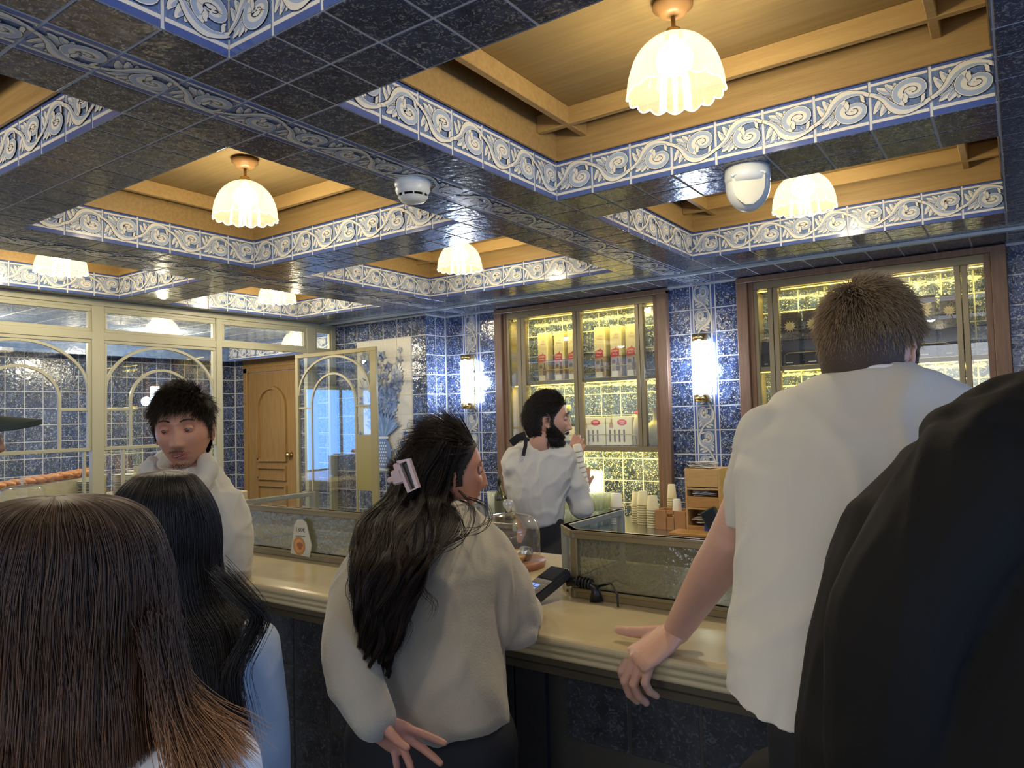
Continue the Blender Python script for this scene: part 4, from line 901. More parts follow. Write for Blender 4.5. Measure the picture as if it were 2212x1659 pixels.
t = thing('folded_note', 'small cream paper lying in the left display case beside the sign', 'paper', (-2.10, 1.87, CZ+.013)); b = MB(); b.cbox((-.05, -.02, 0), (.05, .05, .003), .001); b.xf(Matrix.Rotation(.35, 4, 'X')); b.build('sheet', M_card, t)
# card terminal
pt = at(1187, 1262, 2.05)
t = thing('card_terminal', 'black card payment terminal with blue lit keys on a swivel arm', 'card terminal', (pt.x-.005, pt.y-.02, CZ+.035)); t.rotation_euler = (0, 0, -.25)
b = MB(); bm = bmesh.new(); bmesh.ops.create_cube(bm, size=1)
for v in bm.verts: v.co = Vector((v.co.x*.078, v.co.y*.16, v.co.z*.03 + (.012 if v.co.y > 0 else 0)))
bmesh.ops.bevel(bm, geom=bm.edges[:], offset=.006, segments=2, affect='EDGES'); b.bm(bm); b.xf(Matrix.Rotation(.30, 4, 'X')); bd = b.build('body', pmat('terminal_grey', (.035, .037, .04), .35), t)
RX = Matrix.Rotation(.30+.075, 4, 'X')
b = MB(); b.cbox((-.031, .012, .0205), (.031, .072, .0225), .0005); b.xf(RX); b.build('screen', pmat('terminal_screen', (.02, .025, .035), .1), t)
M_key = emat('key_blue', (.18, .32, 1.0), .5); M_key2 = pmat('key_dark', (.03, .03, .035), .4)
for r_ in range(4):
    for c in range(3): b = MB(); b.cbox((-.027+c*.019, -.062+r_*.017, .018), (-.011+c*.019, -.049+r_*.017, .0215), .001); b.xf(RX); b.build('key', M_key if r_ in (1, 2) and c < 2 else M_key2, t)
b = MB(); b.smooth = True; b.tube([(.03, .06, .01), (.07, .085, .015), (.11, .09, .0), (.115, .09, -.034)], [.013, .012, .012, .02], 12); b.build('swivel_arm', M_black, t)
for k in range(5): b = MB(); b.smooth = True; x = .055+k*.010; b.tube([(x, .078+k*.002, .014-k*.001), (x+.004, .079+k*.002, .0135-k*.001)], .0155, 14); b.build('arm_ring', M_black, t)
b = MB(); b.smooth = True; b.tube([(.10, .10, .0), (.16, .10, .02), (.20, .08, .0), (.21, .07, -.03)], .003, 8); b.build('cable', M_black, t)
# glass cloches
def cloche(x, y, z, r, h, label, wood=True, food=True):
    t = thing('cake_cloche', label, 'cake cloche', (x, y, z), group='glass cake cloches')
    b = MB(); b.smooth = True; b.lathe([(.001, 0), (r*1.12, 0), (r*1.16, .012), (r*1.14, .024), (.001, .024)], n=40); b.build('base_board', pmat('cloche_wood', (.34, .14, .07), .4) if wood else M_card, t)
    b = MB(); b.smooth = True; b.lathe([(r, .025), (r, h*.62), (r*.96, h*.78), (r*.82, h*.90), (r*.5, h*.97), (.012, h)], n=40); b.build('glass_dome', M_glc, t)
    b = MB(); b.smooth = True; b.lathe([(.001, h), (.007, h+.004), (.009, h+.012), (.017, h+.022), (.019, h+.034), (.013, h+.044), (.001, h+.046)], n=20); b.build('knob', M_glc2, t)
    return t
M_glc = glassmat('cloche_glass', (.97, .97, .97), refl=.05, trans=.03, diffuse=(.9, .9, .9)); M_glc2 = glassmat('knob_glass', (.9, .92, .95), refl=.5, trans=.25, diffuse=(.9, .9, .95))
CLX, CLY = -1.47, 2.06
cloche(CLX, CLY, CZ, .108, .185, 'large glass cake cloche with a glass knob behind the woman in the cream fleece')
def pastry(x, y, z, col, label, s=1.0, cat='pastry'):
    t = thing('pastry', label, cat, (x, y, z)); b = MB(); b.smooth = True
    b.lathe([(.001, 0), (.024*s, 0), (.036*s, .022*s), (.034*s, .024*s), (.022*s, .016*s), (.001, .018*s)], n=20, fn=lambda r, z_, a: (r*(1+.04*math.cos(9*a)), z_)); b.build('crust', pmat('crust', col, .6), t)
    b = MB(); b.smooth = True; b.lathe([(.001, .021*s), (.02*s, .020*s), (.032*s, .019*s)], n=16); b.build('custard', pmat('custard', (.72, .42, .08), .35), t)
pastry(CLX+.055, CLY-.045, CZ+.025, (.6, .32, .1), 'golden pastry under the cloche, at the front right')
pastry(CLX-.03, CLY-.04, CZ+.025, (.6, .32, .1), 'golden pastry under the cloche, at the front left')
pastry(CLX+.02, CLY+.04, CZ+.025, (.6, .32, .1), 'golden pastry under the cloche, at the back')
t = thing('foil_wrap', 'crumpled silver foil and wrapped sweets under the cloche', 'foil', (CLX+.06, CLY+.01, CZ+.048)); bm = bmesh.new(); bmesh.ops.create_icosphere(bm, subdivisions=2, radius=.028)
for v in bm.verts: v.co *= random.uniform(.75, 1.2)
b = MB(); b.bm(bm); b.build('sheet', M_steel, t)
# ---- far side counter behind the screen: pastry tray, plates
t = thing('side_counter', 'cream marble counter top in the far room', 'counter', W(-34.6, 13, -8.89)); inv = Matrix.Translation(-W(-34.6, 13, -8.89))
b = MB(); b.cbox(W(-38.5, 2, -3.75), W(-31.5, 22, -3.35), .01); b.cbox(W(-38.3, 2, -8.8), W(-31.7, 21.8, -3.75), .004); b.cbox(W(-38.45, 2, -3.95), W(-31.42, 22, -3.75), .01); b.xf(inv); b.build('top', M_marble, t)
t = thing('pastry_tray', 'long pale slab carrying a row of orange-brown pastries', 'tray', W(-35, 14, -3.33)); inv = Matrix.Translation(-W(-35, 14, -3.33))
b = MB(); b.add([W(-34.4, 10.5, -3.33), W(-34.4, 16.6, -3.33), W(-34.4, 16.6, -2.2), W(-34.4, 10.5, -2.75), W(-37.4, 10.5, -3.33), W(-37.4, 16.6, -3.33), W(-37.4, 16.6, -2.2), W(-37.4, 10.5, -2.75)], [(0, 1, 2, 3), (7, 6, 5, 4), (0, 3, 7, 4), (1, 5, 6, 2), (3, 2, 6, 7), (0, 4, 5, 1)]); b.xf(inv); b.build('slab', pmat('slab_cream', (.62, .56, .38), .4), t)
M_pz = pmat('baked_pastry', (.52, .17, .035), .55, var=(30, (.66, .30, .05), .9), bump=(60, .004, 4))
rr_ = random.Random(5)
for k in range(16):
    y = 10.7+k*.37; z = -2.73+(y-10.5)/6.1*.55; bm = bmesh.new(); bmesh.ops.create_icosphere(bm, subdivisions=2, radius=1)
    for v in bm.verts: n_ = rr_.uniform(.85, 1.1); v.co = Vector((v.co.x*.16, v.co.y*.030, v.co.z*.030))*n_
    b = MB(); b.smooth = True; b.bm(bm); p = W(-35.2, y, z+.17); M = Matrix.Translation(p) @ Matrix.Rotation(rr_.uniform(-.03, .03), 4, 'Z')
    b.build('baked_pastry', M_pz, None, M=M, label=ORD[15-k]+' orange-brown pastry in the long row, counted from the thick screen post leftwards', cat='pastry', group='baked pastries on the long slab')
M_plate = pmat('porcelain', (.66, .68, .64), .25)
b = MB(); b.smooth = True; b.lathe([(.001, 0), (.05, 0), (.085, .008), (.098, .013), (.096, .014), (.05, .004), (.001, .004)], n=28); ME_pl = b.mesh('plate', M_plate)
for (x, y, n, lab) in [(-34.0, 15.75, 13, 'white plate in the low stack left of the screen post'), (-33.3, 16.9, 16, 'white plate in the stack just right of the screen post'), (-34.2, 18.0, 17, 'white plate in the tall stack behind the man in the hoodie'), (-34.0, 19.3, 17, 'white plate in the stack at the right end behind the hoodie')]:
    for k in range(n): p = W(x, y, -3.33); obj('plate', ME_pl, None, (p.x, p.y, p.z+.0005+k*.0128), ORD[n-1-k]+' plate from the top '+lab[12:], 'plate', 'stacked plates: '+lab)
p = W(-33.3, 12.75, -3.33); cloche(p.x, p.y, p.z, .15, .19, 'wide glass cake cloche on the far counter above the brown-haired woman', False)
# small card sign
p = W(-33.2, 17.1, -3.33); t = thing('menu_card', 'plain cream card standing behind the plates', 'card', (p.x+.1, p.y, p.z)); b = MB(); b.cbox((-.003, -.03, 0), (.003, .03, .27), .001); b.build('card', pmat('card_cream', (.55, .5, .36), .6), t)
# ================================================================ PEOPLE
from mathutils import noise as mnoise
def raydir(px):
    d = (fwd + r2*((px-1106)/FPX)); d.z = 0; return d.normalized()
def ring(px0, px1, py, dep, ry, n=28, e=2.2, dz=0.0, skew=0.0):
    "elliptic cross-section: lateral extent read from two pixel columns, ry = half depth"
    cx = (px0+px1)/2; c = at(cx, py, dep); d = raydir(cx); lat = Vector((d.y, -d.x, 0)); rx = (px1-px0)/2*dep/FPX
    out = []
    for j in range(n):
        a = 2*pi*j/n; ca, sa = math.cos(a), math.sin(a)
        u = math.copysign(abs(ca)**(2/e), ca)*rx; w = math.copysign(abs(sa)**(2/e), sa)*ry
        out.append(c+lat*u+d*w+Vector((0, 0, dz*sa+skew*ca)))
    return out
def ball(b, c, r, M=None, n=16):
    bm = bmesh.new(); bmesh.ops.create_uvsphere(bm, u_segments=n, v_segments=max(6, n*2//3), radius=1)
    rr = r if hasattr(r, '__len__') else (r, r, r)
    for v in bm.verts:
        q = Vector((v.co.x*rr[0], v.co.y*rr[1], v.co.z*rr[2])); v.co = (M @ q if M is not None else q)+Vector(c)
    b.bm(bm)
def limb(b, pts, rs, n=14):
    "tapered limb with rounded ends"
    P = [Vector(p) for p in pts]; Q = []; R = []
    for i in range(len(P)-1):
        k = 5
        for j in range(k): t = j/k; Q.append(P[i].lerp(P[i+1], t)); R.append(rs[i]*(1-t)+rs[i+1]*t)
    Q.append(P[-1]); R.append(rs[-1])
    # smooth the joint
    for _ in range(2): Q = [Q[0]]+[(Q[i-1]+Q[i]*2+Q[i+1])/4 for i in range(1, len(Q)-1)]+[Q[-1]]
    b.tube(Q, R, n); ball(b, Q[0], R[0]); ball(b, Q[-1], R[-1])
def remesh(mb, vox, smooth=5, disp=None):
    me = mb.mesh('tmp', M_black); o = bpy.data.objects.new('tmp', me); COL.objects.link(o)
    m = o.modifiers.new('r', 'REMESH'); m.mode = 'VOXEL'; m.voxel_size = vox; m.use_smooth_shade = True
    s = o.modifiers.new('s', 'SMOOTH'); s.factor = 0.5; s.iterations = smooth
    out = evalmesh(o, 'tmp'); bpy.data.objects.remove(o); bpy.data.meshes.remove(me)
    if disp:
        n = len(out.vertices); co = np.empty(n*3, dtype=np.float32); out.vertices.foreach_get('co', co); no = np.empty(n*3, dtype=np.float32); out.vertex_normals.foreach_get('vector', no)
        co = co.reshape(-1, 3); no = no.reshape(-1, 3); d = np.array([disp(Vector(p)) for p in co.tolist()], dtype=np.float32)
        out.vertices.foreach_set('co', (co+no*d[:, None]).ravel()); out.update()
    return out
def stepped(f, z0, d=.0016, z1=None):
    return lambda p: f(p)-(d if p.z < z0 else 0)-(d if z1 and p.z < z1 else 0)
def folds(amp, sc=(7, 7, 3.2), seed=0, ridge=True, fine=0.0):
    o = Vector((seed*3.7, seed*1.3, seed*2.1))
    def f(p):
        q = Vector((p.x*sc[0], p.y*sc[1], p.z*sc[2]))+o
        w = mnoise.noise_vector(q*0.6)*0.8
        a = mnoise.noise(q+w)
        a = (math.exp(-(a/.13)**2)-.3) + .55*(math.exp(-((mnoise.noise(q*1.9+w*.7))/.16)**2)-.3)
        r = a*amp
        if fine: r += mnoise.noise(Vector(p)*38+o)*fine
        return r
    return f
def meshobj(name, me, mats, parent, inv, **kw):
    me.name = name; me.materials.clear()
    for m in (mats if isinstance(mats, (list, tuple)) else [mats]): me.materials.append(m)
    me.transform(inv); return obj(name, me, parent, **kw)
def g2(x, s): return math.exp(-(x/s)**2)
def head_mb(male=True, jaw=1.0, nose=1.0, lips=1.0):
    "head around the point between the ears, +y is the face; material 1 = lips"
    b = MB(); b.smooth = True; nu, nv = 112, 96
    V = []
    for i in range(nv+1):
        ph = pi*i/nv
        for j in range(nu):
            th = 2*pi*j/nu; ux = math.sin(ph)*math.sin(th); uy = math.sin(ph)*math.cos(th); uz = math.cos(ph)
            z = uz*0.118
            wx = 0.0745 if z > -.01 else 0.0745*(1-(0.34 if male else .40)*min(1, (-.01-z)/.11)**1.35*(2-jaw))
            x = math.copysign(abs(ux)**0.92, ux)*wx*(1.03 if uy < 0 else 1.0)
            if uy >= 0: y = abs(uy)**0.86*0.086
            else: y = -abs(uy)**0.95*0.104
            if z < -.02 and uy < 0: y *= 1-.62*min(1, (-.02-z)/.07)
            if uy > 0 and z > .05: y *= 1-.18*((z-.05)/.07)**2
            if uy > 0 and z < -.05: y *= 1-.02*((-.05-z)/.06)
            if uy > 0.15:
                f = min(1, (uy-.15)/.35)
                # nose
                if z < .022: t = min(1, max(0, (.022-z)/.062)); am = .004+.020*t**1.4*nose; am *= 1 if z > -.044 else g2(z+.044, .0085); y += f*am*g2(x, .0085+.0055*t)
                y += f*.006*g2(z+.042, .007)*(g2(x-.013, .006)+g2(x+.013, .006))*nose
                y -= f*.0125*(g2(math.hypot((x-.032)*.85, z-.004), .0165)+g2(math.hypot((x+.032)*.85, z-.004), .0165))
                y += f*(.0055 if male else .0025)*g2(z-.024, .010)*(g2(x-.028, .028)+g2(x+.028, .028))
                y += f*.004*(g2(math.hypot(x-.048, z+.028), .022)+g2(math.hypot(x+.048, z+.028), .022))
                mw = .021
                y += f*.0065*lips*g2(z+.0665, .0055)*g2(x, mw)+f*.0075*lips*g2(z+.0785, .006)*g2(x, mw*.85)-f*.0045*g2(z+.0725, .0024)*g2(x, mw*1.1)
                y -= f*.004*g2(z+.090, .006)*g2(x, .02); y += f*.0085*g2(z+.104, .013)*g2(x, .019)
            V.append((x, y, z))
    b.v = V
    for i in range(nv):
        for j in range(nu):
            k = (j+1) % nu; f = (i*nu+j, i*nu+k, (i+1)*nu+k, (i+1)*nu+j)
            c = V[f[0]]; lip = c[1] > .06 and ((c[0]/.0235)**2+((c[2]+.0725)/.0125)**2 < 1)
            b.f.append(f); b.m.append(1 if lip else 0); b.sm.append(True)
    return b
def ear_mb(b, s):
    M = Matrix.Translation((s*.0745, -.012, -.008)) @ Matrix.Rotation(s*-.42, 4, 'Z') @ Matrix.Rotation(.12, 4, 'X')
    i0 = len(b.v)
    pts = [(0, .013*math.cos(a)*(1.15 if math.sin(a) > 0 else .8)-.002, .030*math.sin(a)+.002) for a in np.linspace(-2.5, 3.0, 22)]
    b.tube(pts, [.004]*4+[.0045]*14+[.0035]*4, 8); 
    b.tube([(-.003, .009, .018), (-.002, .001, .014), (-.002, -.002, 0), (-.002, .004, -.014)], .0035, 8)
    ball(b, (-.005, 0, 0), (.0045, .015, .028)); ball(b, (.0, .002, -.026), (.005, .008, .009))
    b.xf(M, i0)
def hand_mb(b, M, side, curls, spread=(.12, .03, -.06, -.16), thumb=((.75, .55, -.35), .25, .2), sc=1.0):
    "side=+1: thumb on +x. curls: 4x3 joint angles"
    i0 = len(b.v); rs = []
    for (y, rx, rz, zc) in [(-.050, .014, .012, 0), (-.03, .0225, .017, 0), (0, .0265, .0185, 0), (.015, .031, .018, 0), (.03, .036, .017, -.001), (.065, .0415, .0145, 0), (.082, .0415, .0130, .002), (.092, .0390, .0095, .001), (.098, .034, .006, 0)]:
        rs.append([(rx*math.cos(a), y, zc+rz*math.sin(a)) for a in np.linspace(0, 2*pi, 19)[:-1]])
    b.rings(rs)
    fx = (.029, .0095, -.0105, -.029); fy = (.086, .091, .087, .079)
    ln = ((.043, .025, .021), (.047, .029, .022), (.043, .027, .021), (.034, .020, .019)); fr = (.0096, .0098, .0093, .0083)
    for k in range(4):
        p = Vector((fx[k], fy[k]-.012, 0)); ang = 0; P = [p.copy()]; R = [fr[k]*1.1]; sp = spread[k]; P.append(p+Vector((0, .012, 0))); R.append(fr[k]*1.12); p = P[-1].copy()
        for q in range(3):
            ang += curls[k][q]; d = Vector((math.sin(sp)*math.cos(ang), math.cos(sp)*math.cos(ang), -math.sin(ang)))
            p = p+d*ln[k][q]; P.append(p.copy()); R.append(fr[k]*(1.0, .93, .80)[q])
        limb_(b, P, R)
    d = Vector(thumb[0]).normalized(); p = Vector((.018, .012, -.004)); P = [p.copy()]; R = [.0135]
    ax = Vector((0, 0, 1)).cross(d).normalized()
    for q, (l, r_) in enumerate(((.043, .0125), (.032, .0105), (.027, .0088))):
        p = p+d*l; P.append(p.copy()); R.append(r_); d = (Matrix.Rotation(thumb[1+min(q, 1)], 3, Vector((0, 0, 1)) if len(thumb) < 4 else Vector(thumb[3])) @ d)
    limb_(b, P, R)
    b.xf(M @ Matrix.Scale(sc, 4) @ (Matrix.Identity(4) if side > 0 else Matrix.Scale(-1, 4, (1, 0, 0))), i0)
def limb_(b, P, R):
    Q = []; S = []
    for i in range(len(P)-1):
        for j in range(3): t = j/3; Q.append(Vector(P[i]).lerp(Vector(P[i+1]), t)); S.append(R[i]*(1-t)+R[i+1]*t)
    Q.append(Vector(P[-1])); S.append(R[-1]); b.tube(Q, S, 10); ball(b, Q[-1], S[-1], n=10)
    for i in range(1, len(P)-1): ball(b, P[i], R[i]*1.07, n=10)
def basis(o, y, z):
    "matrix with local y along y, z roughly along z, origin o"
    y = Vector(y).normalized(); x = y.cross(Vector(z)).normalized(); z = x.cross(y)
    return Matrix(((x.x, y.x, z.x, o[0]), (x.y, y.y, z.y, o[1]), (x.z, y.z, z.z, o[2]), (0, 0, 0, 1)))
def hmat(c, az, pitch=0, roll=0, s=1.0):
    return Matrix.Translation(c) @ Matrix.Rotation(-math.radians(az), 4, 'Z') @ Matrix.Rotation(math.radians(pitch), 4, 'X') @ Matrix.Rotation(math.radians(roll), 4, 'Y') @ Matrix.Scale(s, 4)
def joinme(name, parts, mats):
    "parts: (mesh, matindex or None)"
    b = MB(); b.keep = True
    for me, mi in parts:
        base = len(b.v); b.v += [tuple(v.co) for v in me.vertices]
        for p in me.polygons: b.f.append(tuple(base+i for i in p.vertices)); b.m.append(mi if mi is not None else p.material_index); b.sm.append(True)
    return b.mesh(name, mats)
def skinmat(name, col, lip=None):
    return pmat(name, col, .42, spec=.4, sss=.12, var=(18, tuple(c*q for c, q in zip(col, (1.02, .86, .82))), .55), bump=(220, .0003, 2))
def hairmat(name, root, tip, rnd=.5, rough=.38):
    m, nt, b = newmat(name); L = nt.links; hi = N(nt, 'ShaderNodeHairInfo'); mx = N(nt, 'ShaderNodeMix', data_type='RGBA')
    mx.inputs[6].default_value = (*root, 1); mx.inputs[7].default_value = (*tip, 1)
    pw = N(nt, 'ShaderNodeMath', operation='POWER'); pw.inputs[1].default_value = 2.2; L.new(hi.outputs['Intercept'], pw.inputs[0]); L.new(pw.outputs[0], mx.inputs[0])
    hs = N(nt, 'ShaderNodeHueSaturation'); mr = N(nt, 'ShaderNodeMapRange'); mr.inputs['To Min'].default_value = 1-rnd; mr.inputs['To Max'].default_value = 1+rnd*1.6
    L.new(hi.outputs['Random'], mr.inputs[0]); L.new(mr.outputs[0], hs.inputs['Value']); L.new(mx.outputs[2], hs.inputs['Color']); L.new(hs.outputs[0], b.inputs['Base Color'])
    b.inputs['Roughness'].default_value = rough; b.inputs['Specular IOR Level'].default_value = .32; b.inputs['Anisotropic'].default_value = .6
    return m
def strands(name, arr, rad, mat_, parent, inv, tipr=.25):
    "arr: (k, n, 3) world points"
    arr = np.asarray(arr, dtype=np.float32); k, n = arr.shape[:2]
    cv = bpy.data.hair_curves.new(name); cv.add_curves([n]*k)
    M = np.array(inv, dtype=np.float32); P = arr.reshape(-1, 3) @ M[:3, :3].T + M[:3, 3]
    cv.position_data.foreach_set('vector', P.ravel())
    at_ = cv.attributes.get('radius') or cv.attributes.new('radius', 'FLOAT', 'POINT')
    w = np.ones(n); w[int(n*.6):] = np.linspace(1, tipr, n-int(n*.6)); at_.data.foreach_set('value', np.tile(w*rad, k).astype(np.float32))
    cv.materials.append(mat_); o = bpy.data.objects.new(name, cv); COL.objects.link(o); o.parent = parent; return o
def vol_strands(stations, k, th0, th1, layers=(.80, 1.0), wave=0.004, wf=5, drift=.15, seed=1, n=26, t0=(0, .04), t1=(.85, 1.0), clump=0.0, frizz=.0015):
    "stations: list of rings (each an array of m points); strands run across the rings at constant angle"
    r = np.random.default_rng(seed); S = np.array([[tuple(p) for p in rg] for rg in stations]); ns, m = S.shape[:2]; cen = S.mean(axis=1)
    th = r.uniform(th0, th1, k); out = np.zeros((k, n, 3)); lay = r.uniform(*layers, k); dr = r.normal(0, drift, k)
    a0 = r.uniform(t0[0], t0[1], k); a1 = r.uniform(t1[0], t1[1], k); ph = r.uniform(0, 6.28, k); fq = wf*r.uniform(.8, 1.25, k)
    if clump: 
        nc = max(8, k//60); ct = r.uniform(th0, th1, nc); idx = np.abs(th[:, None]-ct[None, :]).argmin(axis=1); cph = r.uniform(0, 6.28, nc); cfq = wf*r.uniform(.8, 1.25, nc); ph = cph[idx]+ph*.10; fq = cfq[idx]
    off = r.normal(0, 1, (k, 3))
    for i in range(n):
        t = a0+(a1-a0)*i/(n-1); x = t*(ns-1); lo = np.clip(x.astype(int), 0, ns-2); fx = (x-lo)[:, None]; fx = fx
        ang = th+dr*(i/(n-1))
        if clump: ang = ang+(ct[idx]-ang)*clump*(i/(n-1))**1.3
        aa = (ang/(2*pi)*m) % m; j0 = aa.astype(int) % m; j1 = (j0+1) % m; fa = (aa-aa.astype(int))[:, None]
        P0 = S[lo, j0]*(1-fa)+S[lo, j1]*fa; P1 = S[lo+1, j0]*(1-fa)+S[lo+1, j1]*fa; P = P0*(1-fx)+P1*fx; C = cen[lo]*(1-fx)+cen[lo+1]*fx
        rad = P-C; P = C+rad*lay[:, None]; nr = rad/(np.linalg.norm(rad, axis=1)[:, None]+1e-6); tg = np.cross(nr, np.array([0, 0, 1.0]))
        w = wave*(i/(n-1))**.7; P = P+tg*(np.sin(t*fq*2*pi+ph)*w)[:, None]+nr*(np.cos(t*fq*2*pi+ph)*w*.6)[:, None]+off*frizz*(i/(n-1))
        out[:, i] = P
    return out
def smooth_st(rings_, q=4):
    "Catmull-Rom refine of a ring list"
    S = np.array([[tuple(p) for p in rg] for rg in rings_]); n = len(S); out = []
    for i in range(n-1):
        p0, p1, p2, p3 = S[max(i-1, 0)], S[i], S[i+1], S[min(i+2, n-1)]
        for j in range(q):
            t = j/q; out.append(.5*((2*p1)+(-p0+p2)*t+(2*p0-5*p1+4*p2-p3)*t*t+(-p0+3*p1-3*p2+p3)*t**3))
    out.append(S[-1]); return [[Vector(p) for p in rg] for rg in out]
def person(label, foot):
    t = thing('person', label, 'person', foot); return t, Matrix.Translation(-Vector(foot))
def legs_mb(b, hip, az, r=.070, w=.09, foot=None, h=None):
    d = Vector((math.sin(math.radians(az)), math.cos(math.radians(az)), 0)); l = Vector((d.y, -d.x, 0)); hip = Vector(hip)
    ball(b, hip, (r*1.78, r*1.35, r*1.25), Matrix.Rotation(-math.radians(az), 3, 'Z'))
    for s in (-1, 1):
        limb(b, [hip+l*s*w*.9, hip+l*s*w+Vector((0, 0, -(hip.z-.48)))+d*.02, hip+l*s*w*1.05+Vector((0, 0, -(hip.z-.08)))], [r*1.1, r*.72, r*.55])
def shoes(t, inv, hip, az, m, w=.09):
    d = Vector((math.sin(math.radians(az)), math.cos(math.radians(az)), 0)); l = Vector((d.y, -d.x, 0)); hip = Vector(hip)
    for s in (-1, 1):
        c = hip+l*s*w*1.05; c.z = 0; rs = []
        for y, rx, h in [(-.10, .025, .055), (-.085, .035, .08), (-.03, .038, .09), (.04, .042, .065), (.10, .045, .05), (.15, .035, .04), (.17, .015, .025)]:
            rs.append([c+d*(y+.03)+l*rx*math.cos(a)+Vector((0, 0, max(0.003, h*.5+h*.5*math.sin(a)))) for a in np.linspace(0, 2*pi, 15)[:-1]])
        b = MB(); b.smooth = True; b.rings(rs); b.xf(inv); b.build('shoe', m, t)
def eyes(t, H_, inv, look=(0, 0), lidc=None, skin=None, iris=(.045, .022, .010), half=.35):
    for s in (-1, 1):
        c = Vector((s*.031, .0685, .003)); r = .0122
        b = MB(); b.smooth = True; ball(b, c, r, n=20); b.xf(inv @ H_); e = b.build('eyeball', M_eyew, t)
        dv = Vector((look[0], 1, look[1])).normalized(); b = MB(); q = basis(c+dv*(r-.0012), (0, 0, 1), dv)
        b.v = []; b.lathe([(.0001, .0016), (.0028, .0016)], n=14); b.m = [1]*len(b.m); b.mi = 0; b.lathe([(.0028, .00155), (.0074, .0006)], n=18); b.xf(inv @ H_ @ q); b.build('iris', [pmat('iris', iris, .1), M_black], e)
        # lids: skin shells above and below
        for up, cut in ((1, .30), (-1, -.62)):
            rs = []
            for i in range(9):
                el = math.asin(cut if up > 0 else cut) if i == 0 else None
                a0 = math.radians(4 if up > 0 else -15); a1 = math.radians(88*up); a = a0+(a1-a0)*i/8
                rs.append([c+Vector((math.sin(g)*math.cos(a)*r*1.22, math.cos(g)*math.cos(a)*r*1.10, math.sin(a)*r*1.08+ (-.0035*abs(math.sin(g))**2 if up > 0 and i < 3 else (.003*abs(math.sin(g))**2 if up < 0 and i < 3 else 0)))) for g in np.linspace(-1.35, 1.35, 15)])
            b = MB(); b.smooth = True; b.rings(rs, close=False, caps=False); b.xf(inv @ H_); b.build('eyelid', skin, t)
M_eyew = pmat('eye_white', (.34, .29, .26), .2, spec=.6)
def brow(t, H_, inv, m, th=.0032, az=0):
    for s in (-1, 1):
        b = MB(); b.smooth = True; b.tube([(s*.014, .088, .0245), (s*.024, .0885, .029), (s*.036, .083, .030), (s*.048, .072, .026)], [th*.9, th*1.15, th, th*.4], 8, flat=.5); b.xf(inv @ H_); b.build('eyebrow', m, t)
def cap_rings(H_, dz=.0, s=1.0, back=.0, side=.0, top=.0, z0=-.07, front=.06):
    "scalp shell rings from crown down, in world space"
    return None
def scalp_hair(t, inv, H_, k, mat_, length, seed=1, rad=.00035, region=None, comb=(0, -1, -.3), lift=.4, n=9, curl=0, base=None, s=1.0, rnd=.18):
    "short hair: roots over the skull ellipsoid, combed along a direction field"
    r = np.random.default_rng(seed); out = []; M = np.array(H_); R3 = M[:3, :3]; T3 = M[:3, 3]
    while len(out) < k:
        u = r.normal(0, 1, 3); u /= np.linalg.norm(u)
        p = np.array([u[0]*.0775, (u[1]*.088 if u[1] > 0 else u[1]*.107), u[2]*.121])*1.04
        L = region(p, u)
        if L is None: continue
        L = L*length*r.uniform(.75, 1.15); nrm = np.array([u[0]/.0775, u[1]/.1, u[2]/.121]); nrm /= np.linalg.norm(nrm)
        cd_ = np.array(comb(p, u) if callable(comb) else comb, float); tg = cd_-nrm*cd_.dot(nrm); tg /= (np.linalg.norm(tg)+1e-6); tg = tg+r.normal(0, rnd, 3)
        pts = []; q = p-nrm*.003; lf = lift(p, u) if callable(lift) else lift
        for i in range(n):
            f = i/(n-1); pts.append(q.copy()); d = nrm*lf*(1-f*.8)+tg*(.35+.65*f); d /= np.linalg.norm(d); q = q+d*L/(n-1)
        out.append(np.array(pts) @ R3.T + T3)
    strands('hair', out, rad, mat_, t, inv)
def skull_cap(t, inv, H_, mat_, test, s=1.03, name='hair_base'):
    b = MB(); b.smooth = True; nu, nv = 128, 96; V = []
    for i in range(nv+1):
        for j in range(nu):
            ph = pi*i/nv; th = 2*pi*j/nu; u = (math.sin(ph)*math.sin(th), math.sin(ph)*math.cos(th), math.cos(ph))
            V.append((u[0]*.0765*s, u[1]*(.087 if u[1] > 0 else .106)*s, u[2]*.1195*s))
    b.v = V
    for i in range(nv):
        for j in range(nu):
            k = (j+1) % nu; f = (i*nu+j, i*nu+k, (i+1)*nu+k, (i+1)*nu+j)
            if test(V[f[0]]) and test(V[f[2]]): b.f.append(f); b.m.append(0); b.sm.append(True)
    b.keep = True; b.xf(inv @ H_); return b.build(name, mat_, t)
def hairline(p, front=.060):
    x, y, z = p; n_ = mnoise.noise(Vector(p)*70)*.004; z = z+n_; y = y+n_
    if z > front: return True
    if z > 0: return y < .020+(z/front)**1.3*.048 and not (-.030 < y < .004 and z < .010)
    if z > -.030: return y < -.030 or (.003 < y < .019-.3*(-z)*.4 and abs(x) > .05)
    return y < -.032 and z > -.080
def neck_pts(H_, low, r=.055): return [H_ @ Vector((0, -.02, -.06)), H_ @ Vector((0, -.03, -.12)), low]
M_skA = skinmat('skin_tan', (.50, .26, .17)); M_skB = skinmat('skin_rosy', (.60, .31, .22)); M_skC = skinmat('skin_fair', (.60, .36, .26)); M_skD = skinmat('skin_light_olive', (.56, .33, .24)); M_skE = skinmat('skin_warm', (.44, .21, .13))
M_lip = pmat('lips', (.42, .13, .11), .35); M_lipd = pmat('lips_d', (.40, .16, .13), .4)
